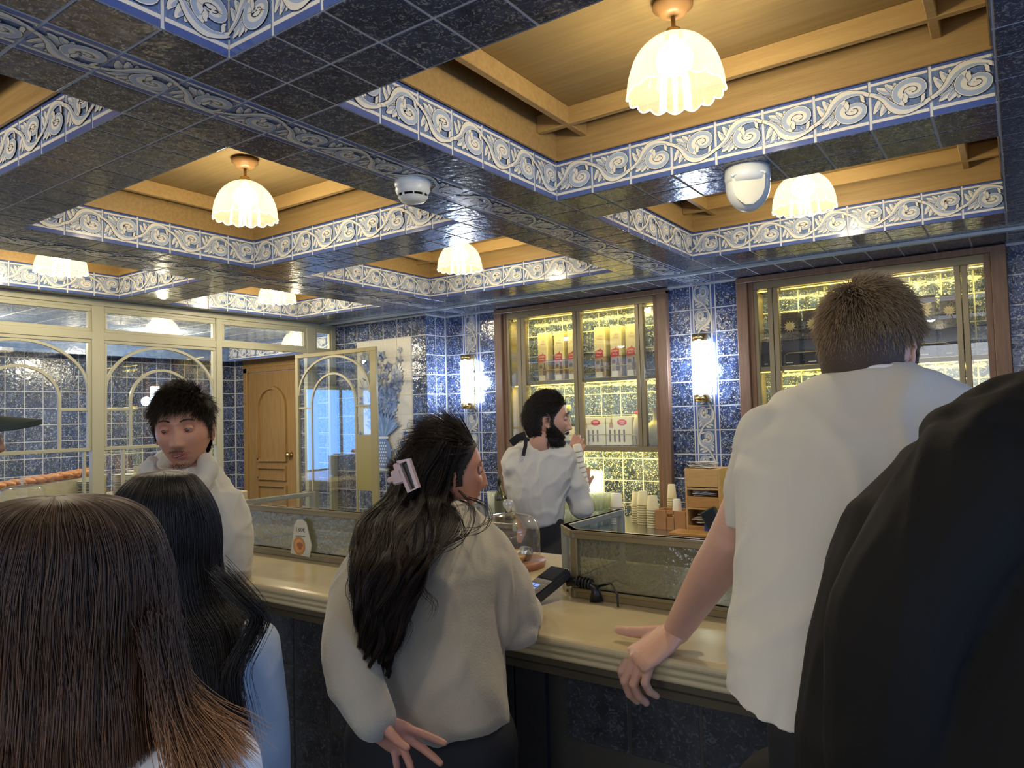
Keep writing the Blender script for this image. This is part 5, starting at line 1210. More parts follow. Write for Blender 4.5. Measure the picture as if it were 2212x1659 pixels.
# ---------------------------------------------------------------- 1: woman in cream fleece, seen from behind
def woman_fleece():
    foot = at(930, 1659, 1.50); foot.z = 0
    t, inv = person('woman in a cream fleece with dark wavy hair, one hand behind her back', foot)
    HC = at(972, 1020, 1.80); Hm = hmat(HC, 40, 2, 3, .93)
    sh = lambda px, py, d: at(px, py, d)
    LS, LE, LW = sh(810, 1240, 1.56), sh(752, 1395, 1.43), sh(803, 1560, 1.365)
    RS, RE, RW = sh(1050, 1210, 1.66), sh(1118, 1345, 1.67), sh(1128, 1300, 1.93)
    b = MB()
    tor = [ring(890, 1030, 1600, 1.56, .06), ring(870, 1030, 1450, 1.58, .095), ring(800, 1060, 1300, 1.62, .10), ring(820, 1050, 1180, 1.66, .09), ring(900, 1000, 1110, 1.70, .06)]
    b.rings(tor); limb(b, [LS, LE, LW], [.05, .038, .027]); limb(b, [RS, RE, RW], [.05, .038, .027])
    limb(b, [Hm @ Vector((0, -.015, -.05)), Hm @ Vector((0, -.03, -.12)), at(940, 1150, 1.68)], [.052, .050, .062]); hip = at(930, 1600, 1.55); legs_mb(b, hip, -25, .07)
    body = remesh(b, .010, 4)
    h = MB(); M = basis(LW, at(870, 1598, 1.37)-LW, raydir(850)+Vector((0, 0, .1)))
    hm = MB(); hand_mb(hm, M, 1, [(.10, .12, .08), (.16, .18, .10), (.40, .45, .3), (.45, .5, .3)], (.22, -.02, -.52, -.78), ((-.10, .75, -.65), -.2, -.2), .80); hand = remesh(hm, .0024, 3)
    hd = head_mb(False, nose=.85, lips=1.1); ear_mb(hd, 1); ear_mb(hd, -1); hd.xf(Hm); hme = hd.mesh('h', [M_skB, M_lip])
    me = joinme('body', [(body, 0), (hand, 0), (hme, None)], [M_skB, M_lip]); me.transform(inv); obj('body', me, t)
    eyes(t, Hm, inv, (.0, 0), skin=M_skB); brow(t, Hm, inv, M_dk, .0022)
    # fleece
    b = MB(); b.rings([ring(838, 1096, 1553, 1.55, .125, e=2.5), ring(826, 1096, 1530, 1.55, .135, e=2.5), ring(800, 1090, 1450, 1.565, .130, e=2.4), ring(785, 1082, 1370, 1.58, .125), ring(778, 1080, 1300, 1.60, .12), ring(772, 1088, 1230, 1.62, .115), ring(790, 1086, 1175, 1.655, .105), ring(850, 1060, 1132, 1.69, .09), ring(890, 1022, 1098, 1.72, .07), ring(910, 1005, 1082, 1.735, .060)])
    limb(b, [at(800, 1240, 1.56), at(768, 1320, 1.50), at(752, 1400, 1.44), at(775, 1490, 1.39), at(804, 1552, 1.365)], [.066, .064, .058, .050, .043])
    limb(b, [at(1052, 1205, 1.67), at(1092, 1280, 1.67), at(1122, 1345, 1.67), at(1128, 1320, 1.88)], [.070, .070, .058, .05]); ball(b, at(1108, 1365, 1.66), (.062, .055, .042)); limb(b, [at(1050, 1230, 1.63), at(1080, 1340, 1.63)], [.06, .052])
    me = remesh(b, .0068, 6, folds(.0065, (5, 5, 3.4), 3, fine=.0010)); meshobj('fleece_jumper', me, pmat('cream_fleece', (.54, .49, .38), .95, spec=.15, sheen=.5, bump=(260, .0012, 3)), t, inv)
    b = MB(); b.rings([ring(760, 1080, 1900, 1.52, .12), ring(752, 1090, 1659, 1.54, .125), ring(765, 1085, 1570, 1.55, .125), ring(780, 1070, 1520, 1.56, .11)]); legs_mb(b, hip, -25, .10)
    me = remesh(b, .012, 5); meshobj('dark_trousers', me, pmat('charcoal_cloth', (.018, .020, .026), .8), t, inv); shoes(t, inv, hip, -25, M_black)
    # hair
    M_h = hairmat('dark_brown_hair', (.009, .006, .004), (.024, .012, .007), .4, .33)
    M_hb = pmat('dark_hair_base', (.010, .007, .005), .6)
    Lc = lambda p: hairline(p, .066)
    skull_cap(t, inv, Hm, M_hb, Lc, 1.05)
    S = [ring(965, 985, 941, 1.80, .01), ring(905, 1005, 956, 1.80, .08), ring(868, 1004, 990, 1.795, .095), ring(856, 975, 1030, 1.77, .10), ring(832, 965, 1075, 1.73, .095), ring(780, 975, 1120, 1.62, .085), ring(768, 950, 1170, 1.53, .070), ring(762, 922, 1220, 1.455, .055), ring(764, 890, 1280, 1.42, .045), ring(772, 872, 1340, 1.41, .035), ring(780, 862, 1400, 1.41, .025), ring(798, 838, 1455, 1.41, .010)]
    S = smooth_st(S, 4)
    b = MB(); b.smooth = True; S2 = [[c_+(p-c_)*(.90 if k_ < 22 else .62) for p in rg] for k_, rg in enumerate(S) for c_ in [sum(rg, Vector())/len(rg)]]; b.rings(S2[:-4]); b.xf(inv); b.build('hair_base', M_hb, t)
    A = list(vol_strands(S, 3200, 0, 2*pi, (.80, 1.04), .010, 3.2, .25, 4, 48, t1=(.55, .95), clump=.35, frizz=.003))
    ctr = vol_strands(S, 64, 0, 2*pi, (.62, 1.12), .017, 3.4, .45, 14, 48, t0=(.02, .25), t1=(.72, 1.05), clump=0, frizz=.004)
    rr = np.random.default_rng(5)
    for c_ in ctr:
        tw = rr.uniform(0, 6.28); r0 = rr.uniform(.006, .011)
        for q in range(120):
            o = rr.normal(0, .5, 3)*r0; u = np.linspace(0, 1, 48)[:, None]; sw = np.stack([np.cos(tw+u[:, 0]*16), np.sin(tw+u[:, 0]*16), u[:, 0]*0], 1)
            A.append(c_+o*(1.15-u*.85)+sw*.0035*rr.normal(1, .25)*u)
    strands('hair', A, .00042, M_h, t, inv)
    # combed hair over the skull, towards the clip
    scalp_hair(t, inv, Hm, 5200, M_h, .105, 5, .00040, lambda p, u: (1.0 if Lc(p) else None), comb=lambda p, u: (-p[0]*.5, -1, .25-1.3*max(0, p[2])/.12 if p[1] < 0 else -.1), lift=.03, n=12, rnd=.06)
    # loose curls
    r = random.Random(8); L = []
    for pts in [[(990, 1080), (1020, 1100), (1010, 1150), (960, 1180), (900, 1210), (850, 1240)], [(950, 1085), (985, 1110), (1000, 1145), (985, 1170), (940, 1185), (920, 1150)], [(1010, 1075), (1045, 1090), (1055, 1120), (1030, 1145), (980, 1150)], [(930, 1120), (930, 1170), (905, 1220), (910, 1270), (935, 1300), (925, 1330)], [(915, 1120), (915, 1180), (890, 1230), (895, 1270), (915, 1290)], [(900, 1130), (890, 1200), (865, 1250), (850, 1300), (880, 1350), (850, 1410)], [(840, 1370), (790, 1400), (745, 1400), (730, 1450), (745, 1480)], [(880, 1180), (875, 1240), (850, 1260)], [(775, 1225), (758, 1255), (762, 1290), (790, 1310)], [(990, 1060), (1012, 1085), (1008, 1110)]]:
        for q in range(7):
            o = Vector((r.gauss(0, .003), r.gauss(0, .003), r.gauss(0, .003))); dps = np.interp(range(len(pts)), [0, len(pts)-1], [1.60, 1.445]); 
            P = [at(px, py, (1.68 if py < 1110 else (1.44 if px < 960 else 1.50))) + o*(i+1)*.5 for i, (px, py) in enumerate(pts)]
            C = np.array([tuple(p) for p in P]); x = np.linspace(0, len(P)-1, 30); out = []
            for xx in x:
                i = min(int(xx), len(P)-2); f = xx-i; p0, p1, p2, p3 = C[max(i-1, 0)], C[i], C[i+1], C[min(i+2, len(P)-1)]
                out.append(.5*((2*p1)+(-p0+p2)*f+(2*p0-5*p1+4*p2-p3)*f*f+(-p0+3*p1-3*p2+p3)*f**3))
            L.append(out)
    strands('loose_curls', L, .0006, M_h, t, inv)
    # claw clip (worn: a thing of its own held by the hair)
    c = at(878, 1030, 1.64); ct = thing('hair_clip', 'pale pink square claw clip at the back of dark wavy hair', 'hair clip', c); M = Matrix.Rotation(-math.radians(-15), 4, 'Z') @ Matrix.Rotation(-.25, 4, 'Y')
    M_cl = pmat('clip_pink', (.58, .44, .44), .25, coat=.4)
    b = MB(); b.bar([(-.012, 0, .036), (.016, 0, .036), (.022, .0, -.030), (-.000, 0, -.034), (-.012, 0, .036)], .009, .012, (0, 1, 0)); b.xf(M); b.build('jaw', M_cl, ct)
    b = MB(); b.cbox((-.036, -.006, -.012), (-.006, .012, .022), .004); b.cbox((-.026, -.004, .016), (-.006, .010, .036), .003); b.cbox((-.05, -.002, -.004), (-.032, .01, .010), .003); b.xf(M); b.build('jaw', M_cl, ct)
    b = MB(); b.cbox((-.010, .006, -.030), (.016, .014, .032), .002); b.xf(M); b.build('teeth', M_black, ct)
woman_fleece()
# ---------------------------------------------------------------- 2: man in white T-shirt
def man_tee():
    foot = at(1800, 1659, 1.15); foot.z = 0; foot.y = 1.22
    t, inv = person('man in a white T-shirt seen from behind, left hand gripping the counter edge', foot)
    HC = at(1880, 758, 1.30); Hm = hmat(HC, 18, -3, 0, .96)
    LS, LE, LW = at(1678, 955, 1.30), at(1582, 1165, 1.38), at(1462, 1362, 1.575)
    RS, RE, RW = at(2060, 950, 1.35), at(2120, 1180, 1.36), at(2110, 1390, 1.45)
    b = MB(); b.rings([ring(1690, 1990, 1500, 1.12, .11), ring(1680, 1990, 1300, 1.16, .11), ring(1660, 2060, 1050, 1.24, .11), ring(1670, 2060, 920, 1.28, .10), ring(1800, 1960, 850, 1.29, .06)])
    limb(b, [LS, LE, LW], [.050, .044, .030]); limb(b, [LE, LE.lerp(LW, .3), LW], [.043, .044, .030]); limb(b, [RS, RE, RW], [.060, .046, .030])
    limb(b, [Hm @ Vector((0, -.015, -.05)), Hm @ Vector((0, -.035, -.12)), at(1875, 880, 1.29)], [.062, .060, .075]); hip = at(1830, 1500, 1.14); hip.z = .93; legs_mb(b, hip, 0)
    body = remesh(b, .0065, 4)
    hm = MB(); KN = at(1400, 1405, 1.545); M = basis(LW, Vector((-.052, -.050, -.045)), Vector((-.05, -.35, 1))); hand_mb(hm, M, 1, [(.55, .75, .35), (.62, .78, .35), (.66, .78, .35), (.72, .8, .4)], (.10, .02, -.06, -.14), ((.62, .75, .15), -.15, -.1), 1.18)
    hand = remesh(hm, .0024, 8)
    hd = head_mb(True); ear_mb(hd, 1); ear_mb(hd, -1); hd.xf(Hm); hme = hd.mesh('h', [M_skB, M_lip])
    me = joinme('body', [(body, 0), (hand, 0), (hme, None)], [M_skC, M_lip]); me.transform(inv); obj('body', me, t)
    eyes(t, Hm, inv, skin=M_skC)
    # T-shirt
    b = MB(); b.rings([ring(1572, 1960, 1522, 1.10, .155, e=2.6, dz=-.0, skew=-.030), ring(1576, 1975, 1440, 1.115, .155, e=2.5, skew=-.02), ring(1590, 2010, 1300, 1.145, .145, e=2.4), ring(1592, 2060, 1150, 1.18, .14), ring(1590, 2110, 1020, 1.21, .135), ring(1604, 2132, 935, 1.235, .125), ring(1640, 2112, 882, 1.255, .112), ring(1690, 2080, 848, 1.262, .10), ring(1745, 2030, 818, 1.27, .088), ring(1788, 1978, 800, 1.275, .078), ring(1802, 1962, 790, 1.28, .070)])
    limb(b, [at(1672, 950, 1.29), at(1636, 1060, 1.33)], [.068, .064]); limb(b, [at(2055, 950, 1.33), at(2080, 1080, 1.36)], [.075, .075])
    
    b.rings([ring(1560, 1670, 1145, 1.36, .066, skew=-.010), ring(1564, 1672, 1080, 1.345, .066), ring(1590, 1690, 985, 1.31, .06)])
    me = remesh(b, .0062, 4, stepped(folds(.0055, (4.5, 4.5, 3.0), 11), at(1780, 975, 1.13).z, .0022, at(1650, 1462, 1.0).z)); meshobj('white_t_shirt', me, pmat('white_cotton', (.56, .53, .45), .85, spec=.2, sheen=.15, bump=(300, .0004, 2)), t, inv)
    b = MB(); b.smooth = True; pts = [at(1598, 975, 1.105), at(1640, 972, 1.095), at(1700, 973, 1.09), at(1780, 978, 1.085), at(1860, 980, 1.085), at(1940, 975, 1.09)]; 
    b = MB(); b.smooth = True; b.tube(ring_line := [at(1800+i*0, 0, 1) for i in range(0)] or [Vector(p) for p in ring(1800, 1966, 800, 1.28, .071)]+[Vector(ring(1800, 1966, 800, 1.28, .071)[0])], .0065, 10); b.xf(inv); b.build('neck_rib', pmat('white_rib', (.72, .70, .64), .8), t)
    b = MB(); b.rings([ring(1690, 2000, 1900, 1.10, .12), ring(1670, 2000, 1659, 1.10, .125), ring(1664, 1980, 1560, 1.105, .13), ring(1690, 1960, 1480, 1.12, .11)]); legs_mb(b, hip, 0, .105); me = remesh(b, .012, 5); meshobj('black_trousers', me, pmat('black_cloth', (.010, .010, .011), .8), t, inv); shoes(t, inv, hip, 0, M_black)
    M_h = hairmat('light_brown_hair', (.12, .078, .042), (.30, .21, .115), .45, .5); M_hb = pmat('brown_hair_base', (.05, .03, .018), .7)
    Lc = lambda p: hairline(p, .070)
    skull_cap(t, inv, Hm, M_hb, Lc, 1.06)
    scalp_hair(t, inv, Hm, 17000, M_h, .034, 6, .00034, lambda p, u: ((1.15 if p[2] > .05 else .22+.75*max(0, min(1, (p[2]+.035)/.095))) if Lc(p) else None), comb=lambda p, u: (p[0]*2.2+.05, .25*max(0, p[2]-.05)/.07-.1, -1+.9*max(0, min(1, (p[2]-.03)/.09))), lift=lambda p, u: .07+.62*max(0, min(1, (p[2]-.04)/.08)), n=8)
man_tee()
# ---------------------------------------------------------------- 3: person in black jacket at the right edge
def black_jacket():
    foot = at(2300, 1659, .80); foot.z = 0; foot.y = .62
    t, inv = person('person in a black hooded jacket, cut off by the right edge', foot)
    HC = at(2480, 560, .86); Hm = hmat(HC, 0)
    S = at(2110, 1010, .80); S2 = at(2900, 1010, .95)
    b = MB(); b.rings([ring(1850, 2700, 1800, .78, .11), ring(1880, 2700, 1400, .80, .11), ring(1950, 2750, 1100, .82, .10), ring(2200, 2650, 960, .84, .08)]); limb(b, [S, at(1960, 1420, .78), at(2010, 1700, .88)], [.055, .04, .03]); limb(b, [S2, at(3000, 1500, .95), at(3000, 1750, 1.0)], [.055, .04, .03])
    limb(b, [Hm @ Vector((0, -.015, -.05)), Hm @ Vector((0, -.035, -.12)), at(2450, 950, .86)], [.06, .06, .07]); hip = at(2330, 1900, .80); hip.z = .95; legs_mb(b, hip, 0); body = remesh(b, .011, 4)
    hd = head_mb(True); ear_mb(hd, 1); ear_mb(hd, -1); hd.xf(Hm); hme = hd.mesh('h', [M_skC, M_lip]); me = joinme('body', [(body, 0), (hme, None)], [M_skC, M_lip]); me.transform(inv); obj('body', me, t)
    b = MB(); b.rings([ring(1745, 2850, 2100, .78, .15, e=2.4), ring(1742, 2830, 1659, .79, .15, e=2.4), ring(1768, 2830, 1450, .80, .145), ring(1812, 2850, 1260, .81, .14), ring(1880, 2880, 1100, .82, .13), ring(1985, 2850, 990, .835, .12), ring(2080, 2780, 925, .845, .11), ring(2200, 2700, 875, .85, .10), ring(2300, 2620, 840, .855, .09)])
    limb(b, [S+Vector((0, 0, -.02)), at(1925, 1330, .79), at(1905, 1640, .80)], [.078, .072, .060]); limb(b, [S2, at(2960, 1400, .92)], [.085, .08])
    # hood lying on the back
    i0 = len(b.v); ball(b, at(2215, 940, .80), (.105, .05, .05)); ball(b, at(2320, 905, .82), (.13, .06, .06)); limb(b, [at(2075, 955, .79), at(2160, 915, .80), at(2260, 870, .83)], [.022, .032, .04])
    me = remesh(b, .0065, 4, folds(.004, (6, 6, 2.5), 21)); meshobj('black_jacket', me, pmat('black_jacket_cloth', (.010, .009, .0075), .8, spec=.15, bump=(400, .0003, 2)), t, inv)
    b = MB(); b.rings([ring(1850, 2780, 2500, .80, .13), ring(1850, 2780, 2100, .80, .13)]); legs_mb(b, hip+Vector((0, 0, -.05)), 0, .10); me = remesh(b, .012, 5); meshobj('trousers', me, pmat('dark_trouser', (.012, .012, .014), .8), t, inv); shoes(t, inv, hip, 0, M_black)
    M_h = hairmat('black_jacket_hair', (.02, .012, .008), (.03, .02, .012)); Lc = lambda p: (p[2] > .035 or (p[1] < -.01 and p[2] > -.07)) and not (p[1] > .05 and p[2] < .07)
    skull_cap(t, inv, Hm, pmat('dark_hair_base2', (.015, .010, .008), .7), Lc, 1.02); scalp_hair(t, inv, Hm, 4000, M_h, .03, 77, .0006, lambda p, u: 1.0 if Lc(p) else None, comb=(0, -.3, -1), lift=.3, n=7)
black_jacket()
# ---------------------------------------------------------------- 4: young man in white hoodie facing the camera
def man_hoodie():
    foot = at(405, 1659, 2.32); foot.z = 0
    t, inv = person('young man in an off-white hoodie facing the camera beside the counter', foot)
    HC = at(397, 926, 2.33); Hm = hmat(HC, 120.6+14, -3, 3, 1.09)
    LS, LE, LW = at(484, 1098, 2.36), at(508, 1200, 2.36), at(507, 1252, 2.44)   # his left arm (screen right)
    RS, RE, RW = at(287, 1105, 2.32), at(262, 1230, 2.27), at(280, 1330, 2.15)
    b = MB(); b.rings([ring(320, 490, 1420, 2.33, .10), ring(315, 490, 1250, 2.34, .10), ring(290, 500, 1120, 2.34, .10), ring(340, 450, 1050, 2.35, .06)]); limb(b, [LS, LE, LW], [.046, .040, .030]); limb(b, [RS, RE, RW], [.046, .040, .030])
    limb(b, [Hm @ Vector((0, -.015, -.05)), Hm @ Vector((0, -.03, -.12)), at(400, 1075, 2.36)], [.058, .057, .07]); hip = at(400, 1400, 2.33); hip.z = .93; legs_mb(b, hip, 110, .07); body = remesh(b, .009, 4)
    hm = MB(); M = basis(LW, at(512, 1300, 2.47)-LW, raydir(510)*-1); hand_mb(hm, M, 1, [(.5, .6, .3)]*4, thumb=((.6, .7, -.2), -.1, -.1), sc=1.0)
    hm2 = MB(); M2 = basis(RW, Vector((.05, -.04, -.02)), Vector((0, 0, 1))); hand_mb(hm2, M2, -1, [(.5, .6, .3)]*4); hand = remesh(hm, .0028, 3); hand2 = remesh(hm2, .004, 3)
    hd = head_mb(True, jaw=1.05, nose=1.05); ear_mb(hd, 1); ear_mb(hd, -1); hd.xf(Hm); hme = hd.mesh('h', [M_skA, M_lip]); me = joinme('body', [(body, 0), (hand, 0), (hand2, 0), (hme, None)], [M_skA, M_lip]); me.transform(inv); obj('body', me, t)
    eyes(t, Hm, inv, (.25, -.12), skin=M_skA); M_br = pmat('brow_dark', (.012, .008, .006), .6); brow(t, Hm, inv, M_br, .0036)
    # mouth slightly open: dark gap with teeth, and a light goatee
    b = MB(); b.smooth = True; b.tube([(-.016, .0885, -.0725), (0, .0945, -.0735), (.016, .0885, -.0725)], [.0008, .0022, .0008], 8); b.xf(inv @ Hm); b.build('mouth_gap', pmat('mouth_dark', (.05, .012, .01), .4), t)
    b = MB(); b.smooth = True; b.tube([(-.009, .0925, -.0722), (0, .0955, -.0724), (.009, .0925, -.0722)], [.0006, .0012, .0006], 8); b.xf(inv @ Hm); b.build('teeth', pmat('teeth', (.6, .58, .5), .3), t)
    r = np.random.default_rng(3); L = []; RM = np.array(Hm)
    for k in range(700):
        if k < 480: x = r.normal(0, .016); z = -.100+r.normal(0, .006); y = .092-.02*(x/.03)**2
        else: x = r.normal(0, .013); z = -.058+r.normal(0, .0020)-.25*abs(x)**1.2; y = .0915-.25*abs(x)**1.3*4
        p = np.array([x, y-.001, z]); q = p+np.array([r.normal(0, .001), .0022, -.003]); L.append(np.array([p, (p+q)/2, q]) @ RM[:3, :3].T+RM[:3, 3])
    M_h = hairmat('near_black_hair', (.010, .007, .005), (.022, .014, .009), .4, .4)
    strands('goatee', L, .00022, M_h, t, inv)
    # hoodie
    b = MB(); b.rings([ring(270, 505, 1460, 2.33, .14, e=2.4), ring(268, 505, 1380, 2.33, .145, e=2.4), ring(265, 500, 1250, 2.34, .14), ring(250, 512, 1150, 2.34, .135), ring(262, 518, 1085, 2.345, .12), ring(300, 490, 1040, 2.355, .10), ring(325, 465, 1010, 2.37, .085)])
    limb(b, [at(484, 1095, 2.36), at(502, 1150, 2.355), at(508, 1205, 2.36), at(508, 1240, 2.42)], [.070, .068, .060, .050]); limb(b, [at(285, 1105, 2.32), RE, RW.lerp(RE, .15)], [.07, .066, .05])
    # hood collar
    hp = [(332, 990, 2.28), (318, 1012, 2.30), (345, 1045, 2.24), (388, 1072, 2.22), (430, 1052, 2.25), (452, 1010, 2.31), (440, 985, 2.34)]
    b.tube([at(*p) for p in hp], [.022, .030, .026, .018, .026, .032, .024], 14); ball(b, at(385, 1000, 2.46), (.115, .085, .06), Matrix.Rotation(-math.radians(30), 3, 'Z'))
    me = remesh(b, .0065, 4, folds(.006, (6, 6, 5), 31, fine=.0005)); meshobj('off_white_hoodie', me, pmat('hoodie_fleece', (.56, .54, .48), .9, spec=.15, sheen=.3, bump=(300, .0006, 2)), t, inv)
    b = MB(); b.smooth = True; c0, c1 = LW.lerp(LE, .18), LW.lerp(LE, -.04); b.tube([c0, c0.lerp(c1, .5), c1], [.046, .044, .042], 20); b.xf(inv); b.build('ribbed_cuff', pmat('cuff_rib', (.66, .63, .54), .9), t)
    q = at(452, 1108, 2.185); text('chest_lettering', 'ork', .035, pmat('embroidery', (.30, .33, .26), .7), t, inv @ basis(q, Vector((0, 0, 1)), -raydir(452)))
    b = MB(); legs_mb(b, hip, 110, .10); me = remesh(b, .012, 5); meshobj('trousers', me, pmat('grey_trouser', (.05, .05, .06), .8), t, inv); shoes(t, inv, hip, 110, M_white)
    M_hb = pmat('near_black_base', (.008, .006, .005), .7)
    Lc = lambda p: hairline(p, .058)
    skull_cap(t, inv, Hm, M_hb, Lc, 1.03)
    scalp_hair(t, inv, Hm, 9500, M_h, .040, 9, .0005, lambda p, u: ((1.1 if p[2] > .05 else .35+.5*max(0, (p[2]+.02)/.07)) if Lc(p) else None), comb=lambda p, u: (p[0]*6+.35, .9 if p[1] > -.02 else -.3, -.75 if p[2] < .1 else -.05), lift=lambda p, u: .5 if p[2] > .06 else .15, n=10)
man_hoodie()
# ---------------------------------------------------------------- 5: bartender
def bartender():
    foot = at(1170, 1300, 3.35); foot.z = 0
    t, inv = person('bearded bartender in a white shirt and black apron holding paper cups', foot)
    HC = at(1184, 905, 3.32); Hm = hmat(HC, 52, -3, 0, 1.02)
    LS, LE, LW = at(1114, 1014, 3.32), at(1122, 1090, 3.55), at(1222, 985, 3.62)
    RS, RE, RW = at(1210, 1012, 3.38), at(1258, 1098, 3.36), at(1258, 1062, 3.58)
    b = MB(); b.rings([ring(1110, 1210, 1250, 3.36, .10), ring(1118, 1205, 1140, 3.36, .09), ring(1105, 1212, 1040, 3.36, .09), ring(1108, 1218, 995, 3.36, .08), ring(1150, 1200, 965, 3.36, .05)]); limb(b, [LS, LE, LW], [.040, .038, .030]); limb(b, [at(1210, 1010, 3.38), at(1240, 1050, 3.38), at(1254, 1092, 3.37), RW], [.036, .036, .040, .030])
    limb(b, [Hm @ Vector((0, -.015, -.05)), Hm @ Vector((0, -.03, -.12)), at(1172, 985, 3.36)], [.06, .06, .07]); hip = at(1165, 1200, 3.36); hip.z = .93; legs_mb(b, hip, 10); body = remesh(b, .009, 4)
    hm = MB(); M = basis(at(1232, 1000, 3.60), at(1248, 962, 3.60)-at(1232, 1000, 3.60), raydir(1240)*-1); hand_mb(hm, M, -1, [(.5, .7, .4), (.6, .7, .4), (.6, .7, .4), (.7, .8, .4)], thumb=((.7, .7, -.2), .1, .1)); hand = remesh(hm, .004, 3)
    hm = MB(); M = basis(RW, at(1258, 1035, 3.60)-RW, raydir(1240)*-1); hand_mb(hm, M, 1, [(.7, .8, .4)]*4, thumb=((.3, .8, -.6), -.1, -.1)); hand2 = remesh(hm, .004, 3)
    hd = head_mb(True, nose=1.25); ear_mb(hd, 1); ear_mb(hd, -1); hd.xf(Hm); hme = hd.mesh('h', [M_skD, M_lipd]); me = joinme('body', [(body, 0), (hand, 0), (hand2, 0), (hme, None)], [M_skD, M_lipd]); me.transform(inv); obj('body', me, t)
    eyes(t, Hm, inv, skin=M_skD); brow(t, Hm, inv, M_dk, .0034)
    M_shirt = pmat('shirt_white', (.60, .59, .55), .75, spec=.2)
    b = MB(); b.rings([ring(1128, 1216, 1130, 3.36, .13, skew=.02), ring(1108, 1218, 1100, 3.35, .13), ring(1096, 1222, 1070, 3.35, .13), ring(1088, 1238, 1030, 3.355, .125), ring(1080, 1246, 995, 3.36, .115), ring(1092, 1238, 972, 3.36, .10), ring(1118, 1222, 958, 3.36, .085), ring(1138, 1205, 946, 3.355, .065)])
    limb(b, [at(1112, 1010, 3.32), LE, LE.lerp(LW, .5)], [.058, .058, .050]); limb(b, [at(1214, 1005, 3.38), at(1240, 1050, 3.38), at(1254, 1090, 3.37)], [.060, .058, .052]); limb(b, [RE, RE.lerp(RW, .22)], [.056, .050])
    me = remesh(b, .0075, 4, folds(.006, (7, 7, 6), 44)); meshobj('white_shirt', me, M_shirt, t, inv)
    b = MB(); b.smooth = True; R_ = [Vector(p) for p in ring(1140, 1206, 944, 3.355, .062)]; b.tube(R_+[R_[0]], .010, 8); b.xf(inv); b.build('shirt_collar', M_shirt, t)
    M_ap = pmat('apron_black', (.010, .011, .014), .8)
    b = MB(); R_ = [Vector(p) for p in ring(1132, 1212, 950, 3.355, .070, n=32)]; b.bar(R_+[R_[0]], .004, .018, (0, 0, 1)); b.xf(inv); b.build('apron_neck_strap', M_ap, t)
    q = at(1136, 944, 3.24); b = MB(); b.bar([q, q+Vector((.0, -.005, -.04)), at(1130, 985, 3.235)], .017, .004, -raydir(1130)); b.xf(inv); b.build('apron_tie', M_ap, t)
    b = MB(); b.bar([at(1104, 958, 3.30), at(1120, 945, 3.27), at(1136, 940, 3.25)], .035, .006, -raydir(1130)); b.xf(inv); b.build('apron_strap_bow', M_ap, t)
    b = MB(); b.rings([ring(1105, 1232, 1420, 3.36, .14), ring(1112, 1225, 1240, 3.36, .14), ring(1124, 1222, 1160, 3.36, .135), ring(1132, 1217, 1128, 3.36, .13, skew=.02), ring(1140, 1210, 1105, 3.36, .11, skew=.02)]); legs_mb(b, hip, 10, .105); me = remesh(b, .010, 5); meshobj('black_apron', me, M_ap, t, inv); shoes(t, inv, hip, 10, M_black)
    M_h = hairmat('bartender_hair', (.008, .006, .005), (.018, .012, .009), .4, .35); M_hb = pmat('bartender_hair_base', (.007, .006, .006), .6)
    Lc = lambda p: hairline(p, .066)
    skull_cap(t, inv, Hm, M_hb, Lc, 1.03)
    scalp_hair(t, inv, Hm, 5200, M_h, .034, 12, .0006, lambda p, u: (1.0 if p[2] > -.01 else .45) if Lc(p) else None, comb=lambda p, u: (0, -1, -.2 if p[1] > -.05 else -1.2), lift=.22, n=8)
    # beard
    L = []; r = np.random.default_rng(7); RM = np.array(Hm)
    hb = head_mb(True, nose=.2); V = hb.v; b = MB(); b.smooth = True
    def bt(p):
        x, y, z = p
        side = .006-.072*max(0, min(1, (y-.0)/.07))**.8+mnoise.noise(Vector((x, y, z))*90)*.004
        back = .002 if z > -.035 else -.016
        if z > side or y < back: return 0
        if y > .066 and z > -.087+mnoise.noise(Vector((x, y, z))*70)*.003 and abs(x) < .022: return 0
        e = min(1, (side-z)/.014)*min(1, (y-back)/.010); return e*(.006+.012*max(0, min(1, (-.06-z)/.05)))
    W_ = []
    for p in V:
        q = bt(p); l = math.sqrt(p[0]**2+p[1]**2)+1e-6; W_.append((p[0]*(1+q/l*.8), p[1]*(1+q/l), p[2]-q*1.3*(1 if p[2] < -.08 else 0)))
    b.v = W_
    for f in hb.f:
        if all(bt(V[i]) > 0 for i in f): b.f.append(f); b.m.append(0); b.sm.append(True)
    for p, w in zip(V, W_):
        if bt(p) > .002 and r.random() < .9:
            for _ in range(2):
                o = r.normal(0, .0018, 3); d_ = np.array([w[0]*.12, w[1]*.10, -.010])+r.normal(0, .002, 3); L.append(np.array([np.array(w)+o, np.array(w)+o+d_*.5, np.array(w)+o+d_]) @ RM[:3, :3].T+RM[:3, 3])
    b.keep = True; b.xf(inv @ Hm); b.build('beard', M_hb, t); strands('beard_hair', L, .0004, M_h, t, inv)
    b = MB(); b.smooth = True; b.tube([(-.026, .084, -.066), (-.012, .093, -.058), (0, .095, -.057), (.012, .093, -.058), (.026, .084, -.066)], [.004, .005, .004, .005, .004], 8); b.xf(inv @ Hm); b.build('moustache', M_hb, t)
    # the stack of paper cups he holds: a thing of its own
    a, c = at(1266, 1062, 3.56), at(1246, 962, 3.54); ct = thing('paper_cup_stack', 'tall leaning stack of white paper cups held by the bartender', 'cups', a); ax = (c-a).normalized(); L_ = (c-a).length
    Mq = basis((0, 0, 0), Vector((ax.y, -ax.x, 0)) if abs(ax.x)+abs(ax.y) > .01 else (0, 1, 0), ax); n = 9
